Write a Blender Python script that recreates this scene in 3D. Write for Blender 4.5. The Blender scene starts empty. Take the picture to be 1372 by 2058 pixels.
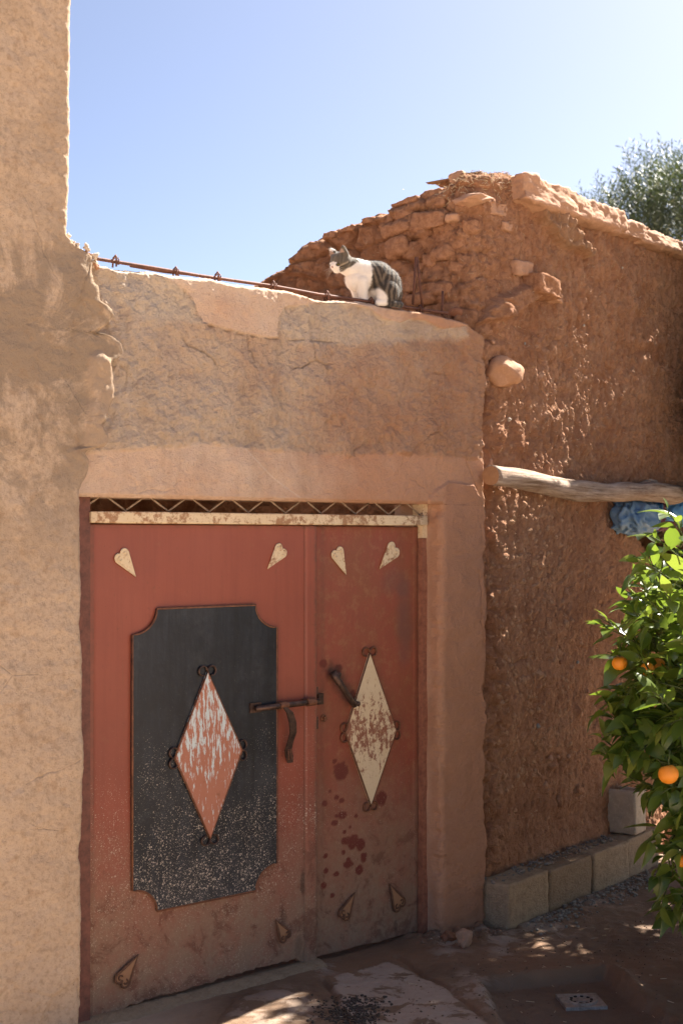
import bpy, bmesh, math, random
import numpy as np
from mathutils import Vector, Matrix, noise as mnoise

# ------------------------------------------------------------------ camera, world, sun, exposure
sc = bpy.context.scene
col = sc.collection
EYE = 1.7                 # eye height in metres
FPX = 2858.3              # 50 mm on a 36 mm high frame, in photo pixels
CX, CY = 686.0, 1080.0    # principal column, horizon row (photo pixels)

cam_d = bpy.data.cameras.new("camera")
cam = bpy.data.objects.new("camera", cam_d); col.objects.link(cam)
cam.location = (0, 0, EYE); cam.rotation_euler = (math.radians(90), 0, 0)
cam_d.sensor_fit = 'VERTICAL'; cam_d.sensor_height = 36.0; cam_d.lens = 50.0
cam_d.shift_y = 51.0 / 2058.0
cam_d.clip_start = 0.05; cam_d.clip_end = 5000
cam_d.dof.use_dof = True; cam_d.dof.focus_distance = 5.75; cam_d.dof.aperture_fstop = 4.0
sc.camera = cam

SUN_AZ, SUN_EL = 42.3, 46.0    # degrees: azimuth clockwise from the viewing direction
w = bpy.data.worlds.new("World"); sc.world = w; w.use_nodes = True
wn = w.node_tree.nodes; wl = w.node_tree.links; wn.clear()
wo = wn.new("ShaderNodeOutputWorld"); wb = wn.new("ShaderNodeBackground"); ws = wn.new("ShaderNodeTexSky")
ws.sky_type = 'NISHITA'; ws.sun_disc = False
ws.sun_elevation = math.radians(SUN_EL); ws.sun_rotation = math.radians(SUN_AZ)
ws.air_density = 0.5; ws.dust_density = 3.0; ws.ozone_density = 0.8; ws.altitude = 900
wb.inputs[1].default_value = 0.057
wl.new(ws.outputs[0], wb.inputs[0]); wl.new(wb.outputs[0], wo.inputs[0])

sun_d = bpy.data.lights.new("sun", 'SUN'); sun_d.energy = 5.0; sun_d.angle = math.radians(0.5)
sun_d.color = (1.0, 0.94, 0.84)
sun = bpy.data.objects.new("sun", sun_d); col.objects.link(sun)
_a, _e = math.radians(SUN_AZ), math.radians(SUN_EL)
SUNV = Vector((math.sin(_a) * math.cos(_e), math.cos(_a) * math.cos(_e), math.sin(_e)))
sun.rotation_euler = SUNV.to_track_quat('Z', 'Y').to_euler()
sun.location = SUNV * 30

vs = sc.view_settings
vs.view_transform = 'Standard'; vs.look = 'None'; vs.gamma = 1.0; vs.use_curve_mapping = False
vs.exposure = 2.08
sc.cycles.max_bounces = 8; sc.cycles.diffuse_bounces = 5; sc.cycles.transparent_max_bounces = 8
sc.cycles.use_denoising = True
sc.cycles.sample_clamp_indirect = 6.0

# ------------------------------------------------------------------ frames of the place
U = np.array([.7524, .6588]); NF = np.array([-.6588, .7524])      # gate wall: along, into the wall
OF = np.array([(215 - CX) / FPX * 5.0614, 5.0614])                 # foot of the gate, near its left side
Rr = np.array([.6030, .7977]); NR = np.array([-.7977, .6030])      # mud wall: along, into the wall
OR = np.array([.588, 6.226])

def frame(o, u, v):
    return Matrix(((u[0], v[0], 0, o[0]), (u[1], v[1], 0, o[1]), (0, 0, 1, 0), (0, 0, 0, 1)))
MF = frame(OF, U, NF); MR = frame(OR, Rr, NR)

def on_plane(px, py, o, nrm, depth, along):
    "measured point of a wall face -> (distance along the wall, height)"
    dx = (px - CX) / FPX; dz = (CY - py) / FPX
    k = (o[0] * nrm[0] + o[1] * nrm[1] + depth) / (dx * nrm[0] + nrm[1])
    P = np.array([dx * k, k])
    return float((P - o) @ along), EYE + dz * k
def F(px, py, proud=0.0): return on_plane(px, py, OF, NF, -proud, U)
def R(px, py, proud=0.0): return on_plane(px, py, OR, NR, -proud, Rr)
T0, RHO = -.03, .18
OG = OR + Rr * T0
def G(px, py, proud=0.0): return on_plane(px, py, OG, Rr, -proud, NR)   # gable side: (q, z)
def GR(px, py, z=0.0):
    k = FPX * (EYE - z) / (py - CY)
    return np.array([(px - CX) / FPX * k, k])

# ------------------------------------------------------------------ numpy noise
def _perm(seed):
    r = np.random.RandomState(seed); return np.concatenate([r.permutation(256)] * 3)
def gn(x, y, seed=0):
    p = _perm(seed)
    xi = np.floor(x).astype(int); yi = np.floor(y).astype(int)
    xf = x - xi; yf = y - yi; xi &= 255; yi &= 255
    u = xf ** 3 * (xf * (xf * 6 - 15) + 10); v = yf ** 3 * (yf * (yf * 6 - 15) + 10)
    def g(ix, iy, fx, fy):
        h = p[p[ix & 255] + (iy & 255)] * (2 * np.pi / 256)
        return np.cos(h) * fx + np.sin(h) * fy
    a = g(xi, yi, xf, yf); b = g(xi + 1, yi, xf - 1, yf)
    c = g(xi, yi + 1, xf, yf - 1); d = g(xi + 1, yi + 1, xf - 1, yf - 1)
    return (a + (b - a) * u) * (1 - v) + (c + (d - c) * u) * v
def fbm(x, y, o=4, seed=0, gain=.5):
    t = 0; a = 1
    for i in range(o):
        t = t + a * gn(x * 2 ** i + 17.3 * i, y * 2 ** i + 9.1 * i, seed + i); a *= gain
    return t
def worley(x, y, seed=0, jit=.9):
    r = np.random.RandomState(seed); jx = r.rand(64, 64); jy = r.rand(64, 64); ids = r.rand(64, 64)
    xi = np.floor(x).astype(int); yi = np.floor(y).astype(int)
    f1 = np.full(x.shape, 9.); f2 = np.full(x.shape, 9.); ident = np.zeros(x.shape)
    for a in (-1, 0, 1):
        for b in (-1, 0, 1):
            ci = xi + a; cj = yi + b
            dx = ci + .5 + (jx[ci % 64, cj % 64] - .5) * jit - x
            dy = cj + .5 + (jy[ci % 64, cj % 64] - .5) * jit - y
            d = np.sqrt(dx * dx + dy * dy); k = d < f1
            f2 = np.where(k, f1, np.minimum(f2, d)); ident = np.where(k, ids[ci % 64, cj % 64], ident); f1 = np.where(k, d, f1)
    return f1, f2, ident
def sst(a, b, x):
    t = np.clip((x - a) / (b - a), 0, 1); return t * t * (3 - 2 * t)
def sdf(poly, X, Y):
    "signed distance to a polygon, negative inside"
    P = np.array(poly); d = np.full(X.shape, 1e9); ins = np.zeros(X.shape, bool)
    for i in range(len(P)):
        a = P[i]; b = P[(i + 1) % len(P)]; e = b - a
        t = np.clip(((X - a[0]) * e[0] + (Y - a[1]) * e[1]) / (e @ e + 1e-12), 0, 1)
        d = np.minimum(d, (X - a[0] - t * e[0]) ** 2 + (Y - a[1] - t * e[1]) ** 2)
        c = ((a[1] > Y) != (b[1] > Y)) & (X < (b[0] - a[0]) * (Y - a[1]) / (b[1] - a[1] + 1e-12) + a[0])
        ins ^= c
    d = np.sqrt(d); return np.where(ins, -d, d)
def linedist(pts, X, Y):
    P = np.array(pts); d = np.full(X.shape, 1e9)
    for a, b in zip(P[:-1], P[1:]):
        e = b - a; t = np.clip(((X - a[0]) * e[0] + (Y - a[1]) * e[1]) / (e @ e + 1e-12), 0, 1)
        d = np.minimum(d, (X - a[0] - t * e[0]) ** 2 + (Y - a[1] - t * e[1]) ** 2)
    return np.sqrt(d)
def bumps(X, Y, pts):
    "rounded embedded pebbles: pts = (x, y, rx, ry, height)"
    H = np.zeros(X.shape)
    for (x, y, rx, ry, h) in pts:
        d = ((X - x) / rx) ** 2 + ((Y - y) / ry) ** 2
        m = d < 1
        H[m] = np.maximum(H[m], h * np.sqrt(1 - d[m]))
    return H

# ------------------------------------------------------------------ objects
def place(o, parent=None):
    col.objects.link(o)
    if parent is not None: o.parent = parent
    return o
def tag(o, label, cat=None, group=None, kind=None):
    if label: o['label'] = label
    if cat: o['category'] = cat
    if group: o['group'] = group
    if kind: o['kind'] = kind
    return o
def thing(name, label, cat, M=None, group=None):
    o = bpy.data.objects.new(name, None); o.empty_display_size = .1; col.objects.link(o)
    if M is not None: o.matrix_world = M
    return tag(o, label, cat, group)

def grid_mesh(name, V, mat, parent=None, back=None, attr=None, smooth=True, M=None):
    "V: (rows, cols, 3). back: vector by which the rim is extruded to give the sheet thickness"
    nr, nc = V.shape[:2]
    idx = np.arange(nr * nc).reshape(nr, nc)
    q = np.stack([idx[:-1, :-1], idx[:-1, 1:], idx[1:, 1:], idx[1:, :-1]], -1).reshape(-1, 4)
    P = V.reshape(-1, 3)
    A = None if attr is None else attr.reshape(-1, 4)
    if back is not None:
        rim = np.concatenate([idx[0, :], idx[1:, -1], idx[-1, -2::-1], idx[-2:0:-1, 0]])
        n0 = len(P); bk = back[rim] if isinstance(back, np.ndarray) and back.ndim == 2 else np.array(back)
        P = np.concatenate([P, P[rim] + bk])
        if A is not None: A = np.concatenate([A, A[rim]])
        m = len(rim); j = np.arange(m); k = (j + 1) % m
        q = np.concatenate([q, np.stack([rim[j], n0 + j, n0 + k, rim[k]], -1)])
    return raw_mesh(name, P, q, mat, parent, A, smooth, M)

def raw_mesh(name, P, q, mat, parent=None, A=None, smooth=True, M=None):
    me = bpy.data.meshes.new(name)
    P = np.ascontiguousarray(P, dtype=np.float32); q = np.ascontiguousarray(q, dtype=np.int32)
    me.vertices.add(len(P)); me.vertices.foreach_set('co', P.ravel())
    n = q.shape[1]
    me.loops.add(q.size); me.loops.foreach_set('vertex_index', q.ravel())
    me.polygons.add(len(q)); me.polygons.foreach_set('loop_start', np.arange(0, q.size, n, dtype=np.int32))
    me.polygons.foreach_set('use_smooth', np.full(len(q), smooth, dtype=bool))
    me.update(calc_edges=True); me.validate()
    if A is not None:
        a = me.attributes.new('mask', 'FLOAT_COLOR', 'POINT')
        a.data.foreach_set('color', np.ascontiguousarray(A, dtype=np.float32).ravel())
    if mat: me.materials.append(mat)
    o = bpy.data.objects.new(name, me); place(o, parent)
    if M is not None: o.matrix_world = M
    return o

class MB:
    "collects simple shapes into one mesh"
    def __init__(s): s.v = []; s.f = []; s.m = []; s.cur = 0
    def add(s, vs_, fs):
        n = len(s.v); s.v += [tuple(x) for x in vs_]
        s.f += [tuple(n + i for i in f) for f in fs]; s.m += [s.cur] * len(fs)
    def box(s, a, b, jit=0):
        x0, y0, z0 = a; x1, y1, z1 = b
        vs_ = [(x, y, z) for z in (z0, z1) for y in (y0, y1) for x in (x0, x1)]
        if jit: vs_ = [tuple(c + random.uniform(-jit, jit) for c in p) for p in vs_]
        s.add(vs_, [(0, 2, 3, 1), (4, 5, 7, 6), (0, 1, 5, 4), (2, 6, 7, 3), (0, 4, 6, 2), (1, 3, 7, 5)])
    def tube(s, pts, rad, seg=8, closed=False, flat=None):
        pts = [Vector(p) for p in pts]; n = len(pts)
        rs = rad if isinstance(rad, (list, tuple)) else [rad] * n
        rings = []; up = None
        for i, p in enumerate(pts):
            if closed: d = pts[(i + 1) % n] - pts[i - 1]
            else: d = pts[min(i + 1, n - 1)] - pts[max(i - 1, 0)]
            d = d.normalized() if d.length > 1e-9 else Vector((1, 0, 0))
            if up is None:
                up = Vector((0, 1, 0)) if abs(d.y) < .9 else Vector((0, 0, 1))
            a = (up - d * up.dot(d)).normalized(); b = d.cross(a); up = a
            rings.append([p + (a * math.cos(t) * (flat if flat else 1) + b * math.sin(t)) * rs[i]
                          for t in [2 * math.pi * k / seg for k in range(seg)]])
        vs_ = [v for r_ in rings for v in r_]; fs = []
        for i in range(n if closed else n - 1):
            for k in range(seg):
                a = i * seg + k; b = i * seg + (k + 1) % seg
                c = ((i + 1) % n) * seg + (k + 1) % seg; d = ((i + 1) % n) * seg + k
                fs.append((a, b, c, d))
        if not closed:
            fs.append(tuple(range(seg))[::-1]); fs.append(tuple((n - 1) * seg + k for k in range(seg)))
        s.add(vs_, fs)
    def prism(s, poly, y0, y1, bevel=0):
        "polygon in (x, z), from y0 (front) to y1 (back)"
        n = len(poly); P = [Vector(p) for p in poly]
        if bevel:
            c = sum(P, Vector((0, 0))) / n
            inn = [p + (c - p).normalized() * bevel for p in P]
            vs_ = [(p.x, y0, p.y) for p in inn] + [(p.x, y0 + bevel, p.y) for p in P] + [(p.x, y1, p.y) for p in P]
            fs = [tuple(range(n))]
            for L in (0, 1):
                fs += [(L * n + i, (L + 1) * n + i, (L + 1) * n + (i + 1) % n, L * n + (i + 1) % n) for i in range(n)]
        else:
            vs_ = [(p.x, y0, p.y) for p in P] + [(p.x, y1, p.y) for p in P]
            fs = [tuple(range(n))] + [(i, n + i, n + (i + 1) % n, (i + 1) % n) for i in range(n)]
        s.add(vs_, fs)
    def build(s, name, mats, parent=None, smooth=False, M=None):
        me = bpy.data.meshes.new(name); me.from_pydata(s.v, [], s.f)
        if not isinstance(mats, (list, tuple)): mats = [mats]
        for m in mats: me.materials.append(m)
        if len(mats) > 1: me.polygons.foreach_set('material_index', s.m)
        me.polygons.foreach_set('use_smooth', [smooth] * len(s.f))
        bm = bmesh.new(); bm.from_mesh(me); bmesh.ops.recalc_face_normals(bm, faces=bm.faces); bm.to_mesh(me); bm.free()
        o = bpy.data.objects.new(name, me); place(o, parent)
        if M is not None: o.matrix_world = M
        return o

def stone_mesh(name, size, seed, mat, sub=3, rough=.25, facets=6, fine=.06, flatb=False):
    "an irregular stone: a sphere cut by random planes and roughened"
    rnd = random.Random(seed)
    bm = bmesh.new(); bmesh.ops.create_icosphere(bm, subdivisions=sub, radius=1)
    pl = []
    for i in range(facets):
        d = Vector((rnd.gauss(0, 1), rnd.gauss(0, 1), rnd.gauss(0, 1))).normalized(); pl.append((d, rnd.uniform(.62, .9)))
    off = Vector((seed * 3.1, seed * 1.7, 0))
    for v in bm.verts:
        p = v.co.copy()
        for d, k in pl:
            t = p.dot(d)
            if t > k: p -= d * (t - k) * .92
        p *= 1 + rough * mnoise.noise(p * 1.3 + off) + fine * mnoise.noise(p * 6 + off) + .45 * fine * mnoise.noise(p * 15 + off)
        v.co = Vector((p.x * size[0], p.y * size[1], p.z * size[2]))
    for f in bm.faces: f.smooth = True
    me = bpy.data.meshes.new(name); bm.to_mesh(me); bm.free()
    if mat: me.materials.append(mat)
    return me

def rough_block(name, dims, seed, mat, cuts=10, rnd_r=.012, amp=.004, freq=18, big=0.0, hole=None):
    "a box with worn, rounded edges and a grainy face; origin at the middle of its base"
    dx, dy, dz = dims
    bm = bmesh.new(); bmesh.ops.create_cube(bm, size=1)
    bmesh.ops.subdivide_edges(bm, edges=bm.edges[:], cuts=cuts, use_grid_fill=True)
    h = Vector((dx / 2, dy / 2, dz / 2)); off = Vector((seed * 7.7, seed * 3.3, seed))
    for v in bm.verts:
        p = Vector((v.co.x * dx, v.co.y * dy, v.co.z * dz))
        r = rnd_r * (1 + .8 * mnoise.noise(p * 9 + off))
        q = Vector([max(-h[i] + r, min(h[i] - r, p[i])) for i in range(3)]); d = p - q
        if d.length > 1e-6:
            p = q + d.normalized() * min(d.length, r)
            n = d.normalized()
            p += n * (amp * mnoise.noise(p * freq + off) + amp * .6 * mnoise.noise(p * freq * 3 + off) + big * mnoise.noise(p * 5 + off))
        if hole and v.co.z > .49 and abs(p.x) < hole[0] and abs(p.y) < hole[1]: p.z -= hole[2]
        p.z += h.z; v.co = p
    for f in bm.faces: f.smooth = True
    me = bpy.data.meshes.new(name); bm.to_mesh(me); bm.free(); me.materials.append(mat)
    return me
def mesh_obj(name, me, parent=None, M=None):
    o = bpy.data.objects.new(name, me); place(o, parent)
    if M is not None:
        if parent is None: o.matrix_world = M
        else: o.matrix_local = M
    return o
def TR(x, y, z, rx=0, ry=0, rz=0, s=1):
    return Matrix.Translation((x, y, z)) @ Matrix.Rotation(rz, 4, 'Z') @ Matrix.Rotation(ry, 4, 'Y') @ Matrix.Rotation(rx, 4, 'X') @ Matrix.Scale(s, 4)

# ------------------------------------------------------------------ procedural materials
class Mat:
    def __init__(s, name, rough=.9, spec=.25):
        s.m = bpy.data.materials.new(name); s.m.use_nodes = True; s.t = s.m.node_tree
        s.N = s.t.nodes; s.N.clear()
        s.out = s.N.new('ShaderNodeOutputMaterial'); s.b = s.N.new('ShaderNodeBsdfPrincipled')
        s.t.links.new(s.b.outputs[0], s.out.inputs[0])
        s.b.inputs['Roughness'].default_value = rough; s.b.inputs['Specular IOR Level'].default_value = spec
        s.tc = s.N.new('ShaderNodeTexCoord'); s.co = s.tc.outputs['Object']; s._at = None
    def put(s, sock, v):
        if hasattr(v, 'is_output'): s.t.links.new(v, sock)
        elif isinstance(v, (tuple, list)):
            sock.default_value = (*v, 1) if len(v) == 3 and len(sock.default_value) == 4 else v
        else: sock.default_value = v
    def mapv(s, scale=(1, 1, 1), rot=(0, 0, 0), loc=(0, 0, 0), vec=None):
        n = s.N.new('ShaderNodeMapping'); s.put(n.inputs[0], vec or s.co)
        n.inputs['Scale'].default_value = scale; n.inputs['Rotation'].default_value = rot; n.inputs['Location'].default_value = loc
        return n.outputs[0]
    def noise(s, scale, detail=5, rough=.6, vec=None, dist=0):
        n = s.N.new('ShaderNodeTexNoise'); s.put(n.inputs['Vector'], vec or s.co)
        n.inputs['Scale'].default_value = scale; n.inputs['Detail'].default_value = detail
        n.inputs['Roughness'].default_value = rough; n.inputs['Distortion'].default_value = dist
        return n.outputs['Fac']
    def vor(s, scale, vec=None, feature='F1', out='Distance', rnd=1):
        n = s.N.new('ShaderNodeTexVoronoi'); n.feature = feature; s.put(n.inputs['Vector'], vec or s.co)
        n.inputs['Scale'].default_value = scale; n.inputs['Randomness'].default_value = rnd
        return n.outputs[out]
    def ramp(s, fac, stops, interp='LINEAR'):
        n = s.N.new('ShaderNodeValToRGB'); n.color_ramp.interpolation = interp; s.put(n.inputs[0], fac)
        e = n.color_ramp.elements
        while len(e) < len(stops): e.new(.5)
        for k, (p, c) in enumerate(stops):
            e[k].position = p; e[k].color = (c, c, c, 1) if not isinstance(c, (tuple, list)) else (*c, 1)
        return n.outputs[0]
    def mix(s, fac, a, b, blend='MIX'):
        n = s.N.new('ShaderNodeMix'); n.data_type = 'RGBA'; n.blend_type = blend
        s.put(n.inputs[0], fac); s.put(n.inputs[6], a); s.put(n.inputs[7], b); return n.outputs[2]
    def math(s, op, a, b=0.0, clamp=False):
        n = s.N.new('ShaderNodeMath'); n.operation = op; n.use_clamp = clamp
        s.put(n.inputs[0], a); s.put(n.inputs[1], b); return n.outputs[0]
    def mul(s, a, b): return s.math('MULTIPLY', a, b)
    def add(s, a, b): return s.math('ADD', a, b)
    def attr(s, ch):
        if s._at is None:
            n = s.N.new('ShaderNodeAttribute'); n.attribute_name = 'mask'
            q = s.N.new('ShaderNodeSeparateColor'); s.t.links.new(n.outputs['Color'], q.inputs[0])
            s._at = {'r': q.outputs[0], 'g': q.outputs[1], 'b': q.outputs[2], 'a': n.outputs['Alpha'], 'c': n.outputs['Color']}
        return s._at[ch]
    def xyz(s, ch, vec=None):
        q = s.N.new('ShaderNodeSeparateXYZ'); s.put(q.inputs[0], vec or s.co); return q.outputs['XYZ'.index(ch)]
    def rnd(s):
        return s.N.new('ShaderNodeObjectInfo').outputs['Random']
    def bump(s, h, strength=.5, dist=.005, nrm=None):
        n = s.N.new('ShaderNodeBump'); n.inputs['Strength'].default_value = strength; n.inputs['Distance'].default_value = dist
        s.put(n.inputs['Height'], h)
        if nrm is not None: s.put(n.inputs['Normal'], nrm)
        return n.outputs[0]
    def done(s, color, nrm=None, rough=None, metal=None):
        s.put(s.b.inputs['Base Color'], color)
        if nrm is not None: s.put(s.b.inputs['Normal'], nrm)
        if rough is not None: s.put(s.b.inputs['Roughness'], rough)
        if metal is not None: s.put(s.b.inputs['Metallic'], metal)
        return s.m
# ------------------------------------------------------------------ materials of the setting
def m_left_plaster():
    m = Mat('ochre_plaster', .92, .15)
    big = m.noise(1.7, 6, .62, dist=.6)
    worn = m.mul(m.ramp(m.noise(3.2, 8, .68, vec=m.mapv((1, 1, .8)), dist=.8), [(.46, 0), (.53, 1)]), m.attr('r'))
    c = m.mix(big, (.455, .322, .215), (.57, .42, .295))
    c = m.mix(m.ramp(m.noise(9, 6, .7), [(.35, 0), (.75, .5)]), c, (.63, .48, .345))
    c = m.mix(m.mul(worn, .78), c, (.27, .20, .138))
    fine = m.noise(60, 5, .7)
    c = m.mix(m.ramp(fine, [(.33, .6), (.52, 0)]), c, (.31, .215, .135))
    c = m.mix(m.mul(m.ramp(m.noise(22, 4, .6), [(.58, 0), (.70, 1)]), .42), c, (.33, .205, .115))
    c = m.mix(m.mul(m.attr('g'), .35), c, (.57, .40, .27))
    sp = m.ramp(m.vor(34, vec=m.mapv((1, 1, 1))), [(.045, 1), (.07, 0)])
    c = m.mix(m.mul(sp, m.attr('b')), c, (.20, .12, .07))
    h = m.add(m.mul(m.noise(150, 4, .75), .8), m.mul(m.noise(28, 5, .65), 1.0))
    ck = m.vor(2.6, vec=m.mapv((1, 1, 1), (0, 0, 0), (3, 0, 1), ), feature='DISTANCE_TO_EDGE'); ck = m.mul(m.ramp(m.add(ck, m.mul(m.noise(14, 4), .012)), [(.006, 1), (.011, 0)]), m.ramp(m.noise(2.2, 2), [(.55, 0), (.62, 1)]))
    c = m.mix(m.mul(ck, .25), c, (.22, .145, .09)); h = m.add(h, m.mul(ck, -.5))
    h = m.add(h, m.mul(worn, -.25))
    return m.done(c, m.bump(h, .8, .010))
def m_gate_wall():
    m = Mat('weathered_render', .93, .15)
    tone = m.attr('r'); rough = m.attr('g'); smooth = m.attr('b')
    grey = m.mix(m.noise(7, 6, .65), (.55, .405, .295), (.70, .55, .42))
    och = m.mix(m.noise(4, 6, .65), (.40, .20, .116), (.54, .305, .188))
    t2 = m.add(tone, m.mul(m.add(m.noise(6, 8, .7), -.5), .9))
    c = m.mix(m.ramp(t2, [(.05, 0), (.95, 1)]), grey, och)
    c = m.mix(m.mul(m.add(m.mul(rough, .7), .3), m.ramp(m.noise(38, 5, .75), [(.42, 0), (.70, .62)])), c, m.mix(tone, (.70, .575, .44), (.53, .325, .20)))
    c = m.mix(m.ramp(m.noise(85, 4, .7), [(.32, .42), (.44, 0)]), c, (.29, .18, .11))
    c = m.mix(m.mul(rough, m.ramp(m.noise(17, 7, .75, dist=.7), [(.30, .3), (.38, 0)])), c, (.35, .235, .155))
    c = m.mix(m.mul(m.ramp(m.noise(2.6, 6, .7, vec=m.mapv((1.6, 1, .5))), [(.52, 0), (.68, .45)]), .8), c, (.29, .175, .10))
    c = m.mix(m.mul(smooth, .62), c, m.mix(m.noise(9, 6, .7), (.29, .135, .077), (.43, .225, .138)))  # pillar front darkened in colour, so its reveal looks lit
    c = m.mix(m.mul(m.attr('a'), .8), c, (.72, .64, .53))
    g = m.vor(190); g2 = m.noise(150, 3, .7)
    h = m.add(m.mul(m.add(m.mul(g2, .6), m.mul(m.noise(45, 6, .72), 1.2)), m.add(m.mul(rough, .8), .35)), m.mul(g, .15))
    return m.done(c, m.bump(h, 1.0, .014))
def m_mud():
    m = Mat('red_mud_plaster', .95, .12)
    c = m.mix(m.ramp(m.noise(3.5, 7, .65), [(.35, 0), (.65, 1)]), (.42, .20, .108), (.58, .315, .185))
    c = m.mix(m.ramp(m.noise(26, 6, .72), [(.36, .6), (.58, 0)]), c, (.29, .128, .066))
    c = m.mix(m.ramp(m.noise(70, 4, .7), [(.55, 0), (.8, .5)]), c, (.57, .33, .19))
    c = m.mix(m.attr('r'), c, m.mix(m.noise(15, 2), (.56, .305, .17), (.68, .42, .26)))
    c = m.mix(m.attr('g'), c, (.41, .225, .125))
    c = m.mix(m.mul(m.attr('b'), .75), c, (.50, .36, .25))
    st = m.noise(1, 3, .5, vec=m.mapv((230, 230, 55), (0, .6, 0)))
    c = m.mix(m.ramp(st, [(.72, 0), (.80, .7)]), c, (.55, .36, .20))
    cr = m.vor(16, vec=m.mapv((1, 1, .55)), feature='DISTANCE_TO_EDGE')
    h = m.add(m.mul(m.noise(55, 6, .75), 1.3), m.mul(m.noise(170, 3, .7), .55))
    h = m.add(h, m.mul(m.ramp(cr, [(0, 0), (.04, 1)]), .25))
    return m.done(c, m.bump(h, 1.0, .016))
def m_ground():
    m = Mat('earth_yard', .85, .3)
    c = m.mix(m.ramp(m.noise(2.2, 7, .65), [(.35, 0), (.65, 1)]), (.15, .089, .054), (.265, .16, .096))
    c = m.mix(m.ramp(m.noise(30, 6, .75), [(.45, 0), (.75, .5)]), c, (.22, .14, .085))
    c = m.mix(m.attr('g'), c, m.mix(m.noise(14, 4), (.205, .106, .057), (.30, .165, .094)))      # reddish washed mud
    pat = m.mul(m.attr('r'), m.ramp(m.add(m.noise(9, 7, .68, dist=.5), m.mul(m.attr('r'), .12)), [(.54, 0), (.60, 1)]))
    c = m.mix(m.mul(pat, .85), c, m.mix(m.noise(40, 5, .7), (.36, .265, .20), (.50, .39, .31)))    # worn cement skin
    c = m.mix(m.attr('b'), c, m.mix(m.noise(20, 4), (.15, .096, .062), (.21, .132, .087)))      # silt in the drain basin
    c = m.mix(m.attr('a'), c, m.mix(m.noise(5, 6), (.45, .335, .235), (.56, .43, .315)))            # dry yard beyond the view, made paler for warm bounce light
    h = m.add(m.mul(m.noise(38, 7, .75), 1.2), m.mul(m.noise(140, 3, .7), .5))
    r = m.ramp(m.noise(6, 4), [(.3, .65), (.7, .95)])
    return m.done(c, m.bump(h, .7, .009), r)
def m_block():
    m = Mat('cement_block', .95, .12)
    c = m.mix(m.noise(6, 6, .7), (.37, .255, .152), (.52, .375, .24))
    c = m.mix(m.ramp(m.noise(26, 5, .75), [(.45, 0), (.7, .6)]), c, (.19, .118, .068))
    c = m.mix(m.mul(m.ramp(m.rnd(), [(0, 0), (1, .55)]), 1), c, (.24, .155, .095))
    c = m.mix(m.ramp(m.noise(140, 3, .7), [(.60, 0), (.75, .5)]), c, (.60, .50, .38))
    h = m.add(m.mul(m.noise(75, 5, .8), 1.2), m.mul(m.vor(120), -.5))
    return m.done(c, m.bump(h, .9, .007))
def m_stone(name, a, b):
    m = Mat(name, .85, .3)
    c = m.mix(m.noise(18, 5, .65), a, b)
    c = m.mix(m.ramp(m.noise(60, 4, .7), [(.5, 0), (.8, .4)]), c, tuple(min(1, x * 1.5) for x in b))
    return m.done(c, m.bump(m.noise(50, 6, .7), .6, .006))
def m_wood():
    m = Mat('weathered_log_wood', .9, .2)
    g = m.noise(1, 6, .65, vec=m.mapv((4, 60, 60)))
    c = m.mix(m.ramp(g, [(.35, 0), (.65, 1)]), (.20, .125, .080), (.50, .38, .29))
    c = m.mix(m.ramp(m.noise(9, 5, .7), [(.5, 0), (.75, .6)]), c, (.26, .14, .08))
    return m.done(c, m.bump(g, .9, .008))
def m_endgrain():
    m = Mat('log_end_grain', .9, .2)
    g = m.noise(40, 5, .7)
    return m.done(m.mix(g, (.26, .125, .058), (.42, .22, .11)), m.bump(g, .5, .004))
def m_straw():
    m = Mat('dry_straw', .8, .3)
    return m.done(m.mix(m.noise(30, 3), (.48, .34, .20), (.72, .58, .40)))

M_LEFT = m_left_plaster(); M_WALL = m_gate_wall(); M_MUD = m_mud(); M_GROUND = m_ground(); M_BLOCK = m_block()
M_ADOBE = None
def m_adobe():
    m = Mat('adobe', .95, .1)
    c = m.mix(m.noise(10, 6, .7), (.38, .178, .092), (.54, .29, .168))
    c = m.mix(m.mul(m.rnd(), .30), c, (.52, .29, .17))
    c = m.mix(m.ramp(m.noise(45, 5, .75), [(.4, .5), (.6, 0)]), c, (.21, .086, .042))
    return m.done(c, m.bump(m.noise(45, 7, .78), 1.0, .016))
M_ADOBE = m_adobe()
M_PINK = m_stone('pale_mud_slab', (.36, .19, .11), (.48, .28, .175))
M_BOULDER = m_stone('river_boulder', (.37, .185, .10), (.50, .28, .16))
M_GREYST = m_stone('grey_stone', (.22, .19, .165), (.36, .32, .28))
M_PALEST = m_stone('pale_pebble', (.42, .34, .26), (.58, .50, .41))
M_REDST = m_stone('red_brick_bit', (.22, .085, .045), (.33, .15, .08))
M_WOOD = m_wood(); M_END = m_endgrain(); M_STRAW = m_straw()

# ------------------------------------------------------------------ ground: one sheet to the horizon
def axis(lo, hi, step, far):
    mid = np.arange(lo, hi + step / 2, step); out = []; d = step
    x = hi
    while x < far: d *= 1.35; x += d; out.append(x)
    pos = np.array(out); out = []; d = step; x = lo
    while x > -far: d *= 1.35; x -= d; out.append(x)
    return np.concatenate([np.array(out[::-1]), mid, pos])
gx = axis(-1.3, 2.3, .0085, 900); gy = axis(4.55, 7.6, .0085, 900)
GX, GY = np.meshgrid(gx, gy)
near = np.exp(-(np.maximum(0, np.abs(GX - .5) - 2.0) ** 2 + np.maximum(0, np.abs(GY - 6) - 1.8) ** 2) / .3)
H = .010 * fbm(GX * 2.2, GY * 2.2, 4, 3) + .005 * fbm(GX * 14, GY * 14, 4, 5)
H = H * near + .03 * fbm(GX * .5, GY * .5, 3, 8) * (1 - near)
pit = [GR(*p) for p in ((968, 1972), (1075, 1962), (1218, 1950), (1262, 1985), (1390, 2075), (1480, 2180), (1040, 2180), (1012, 2070))]
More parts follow.
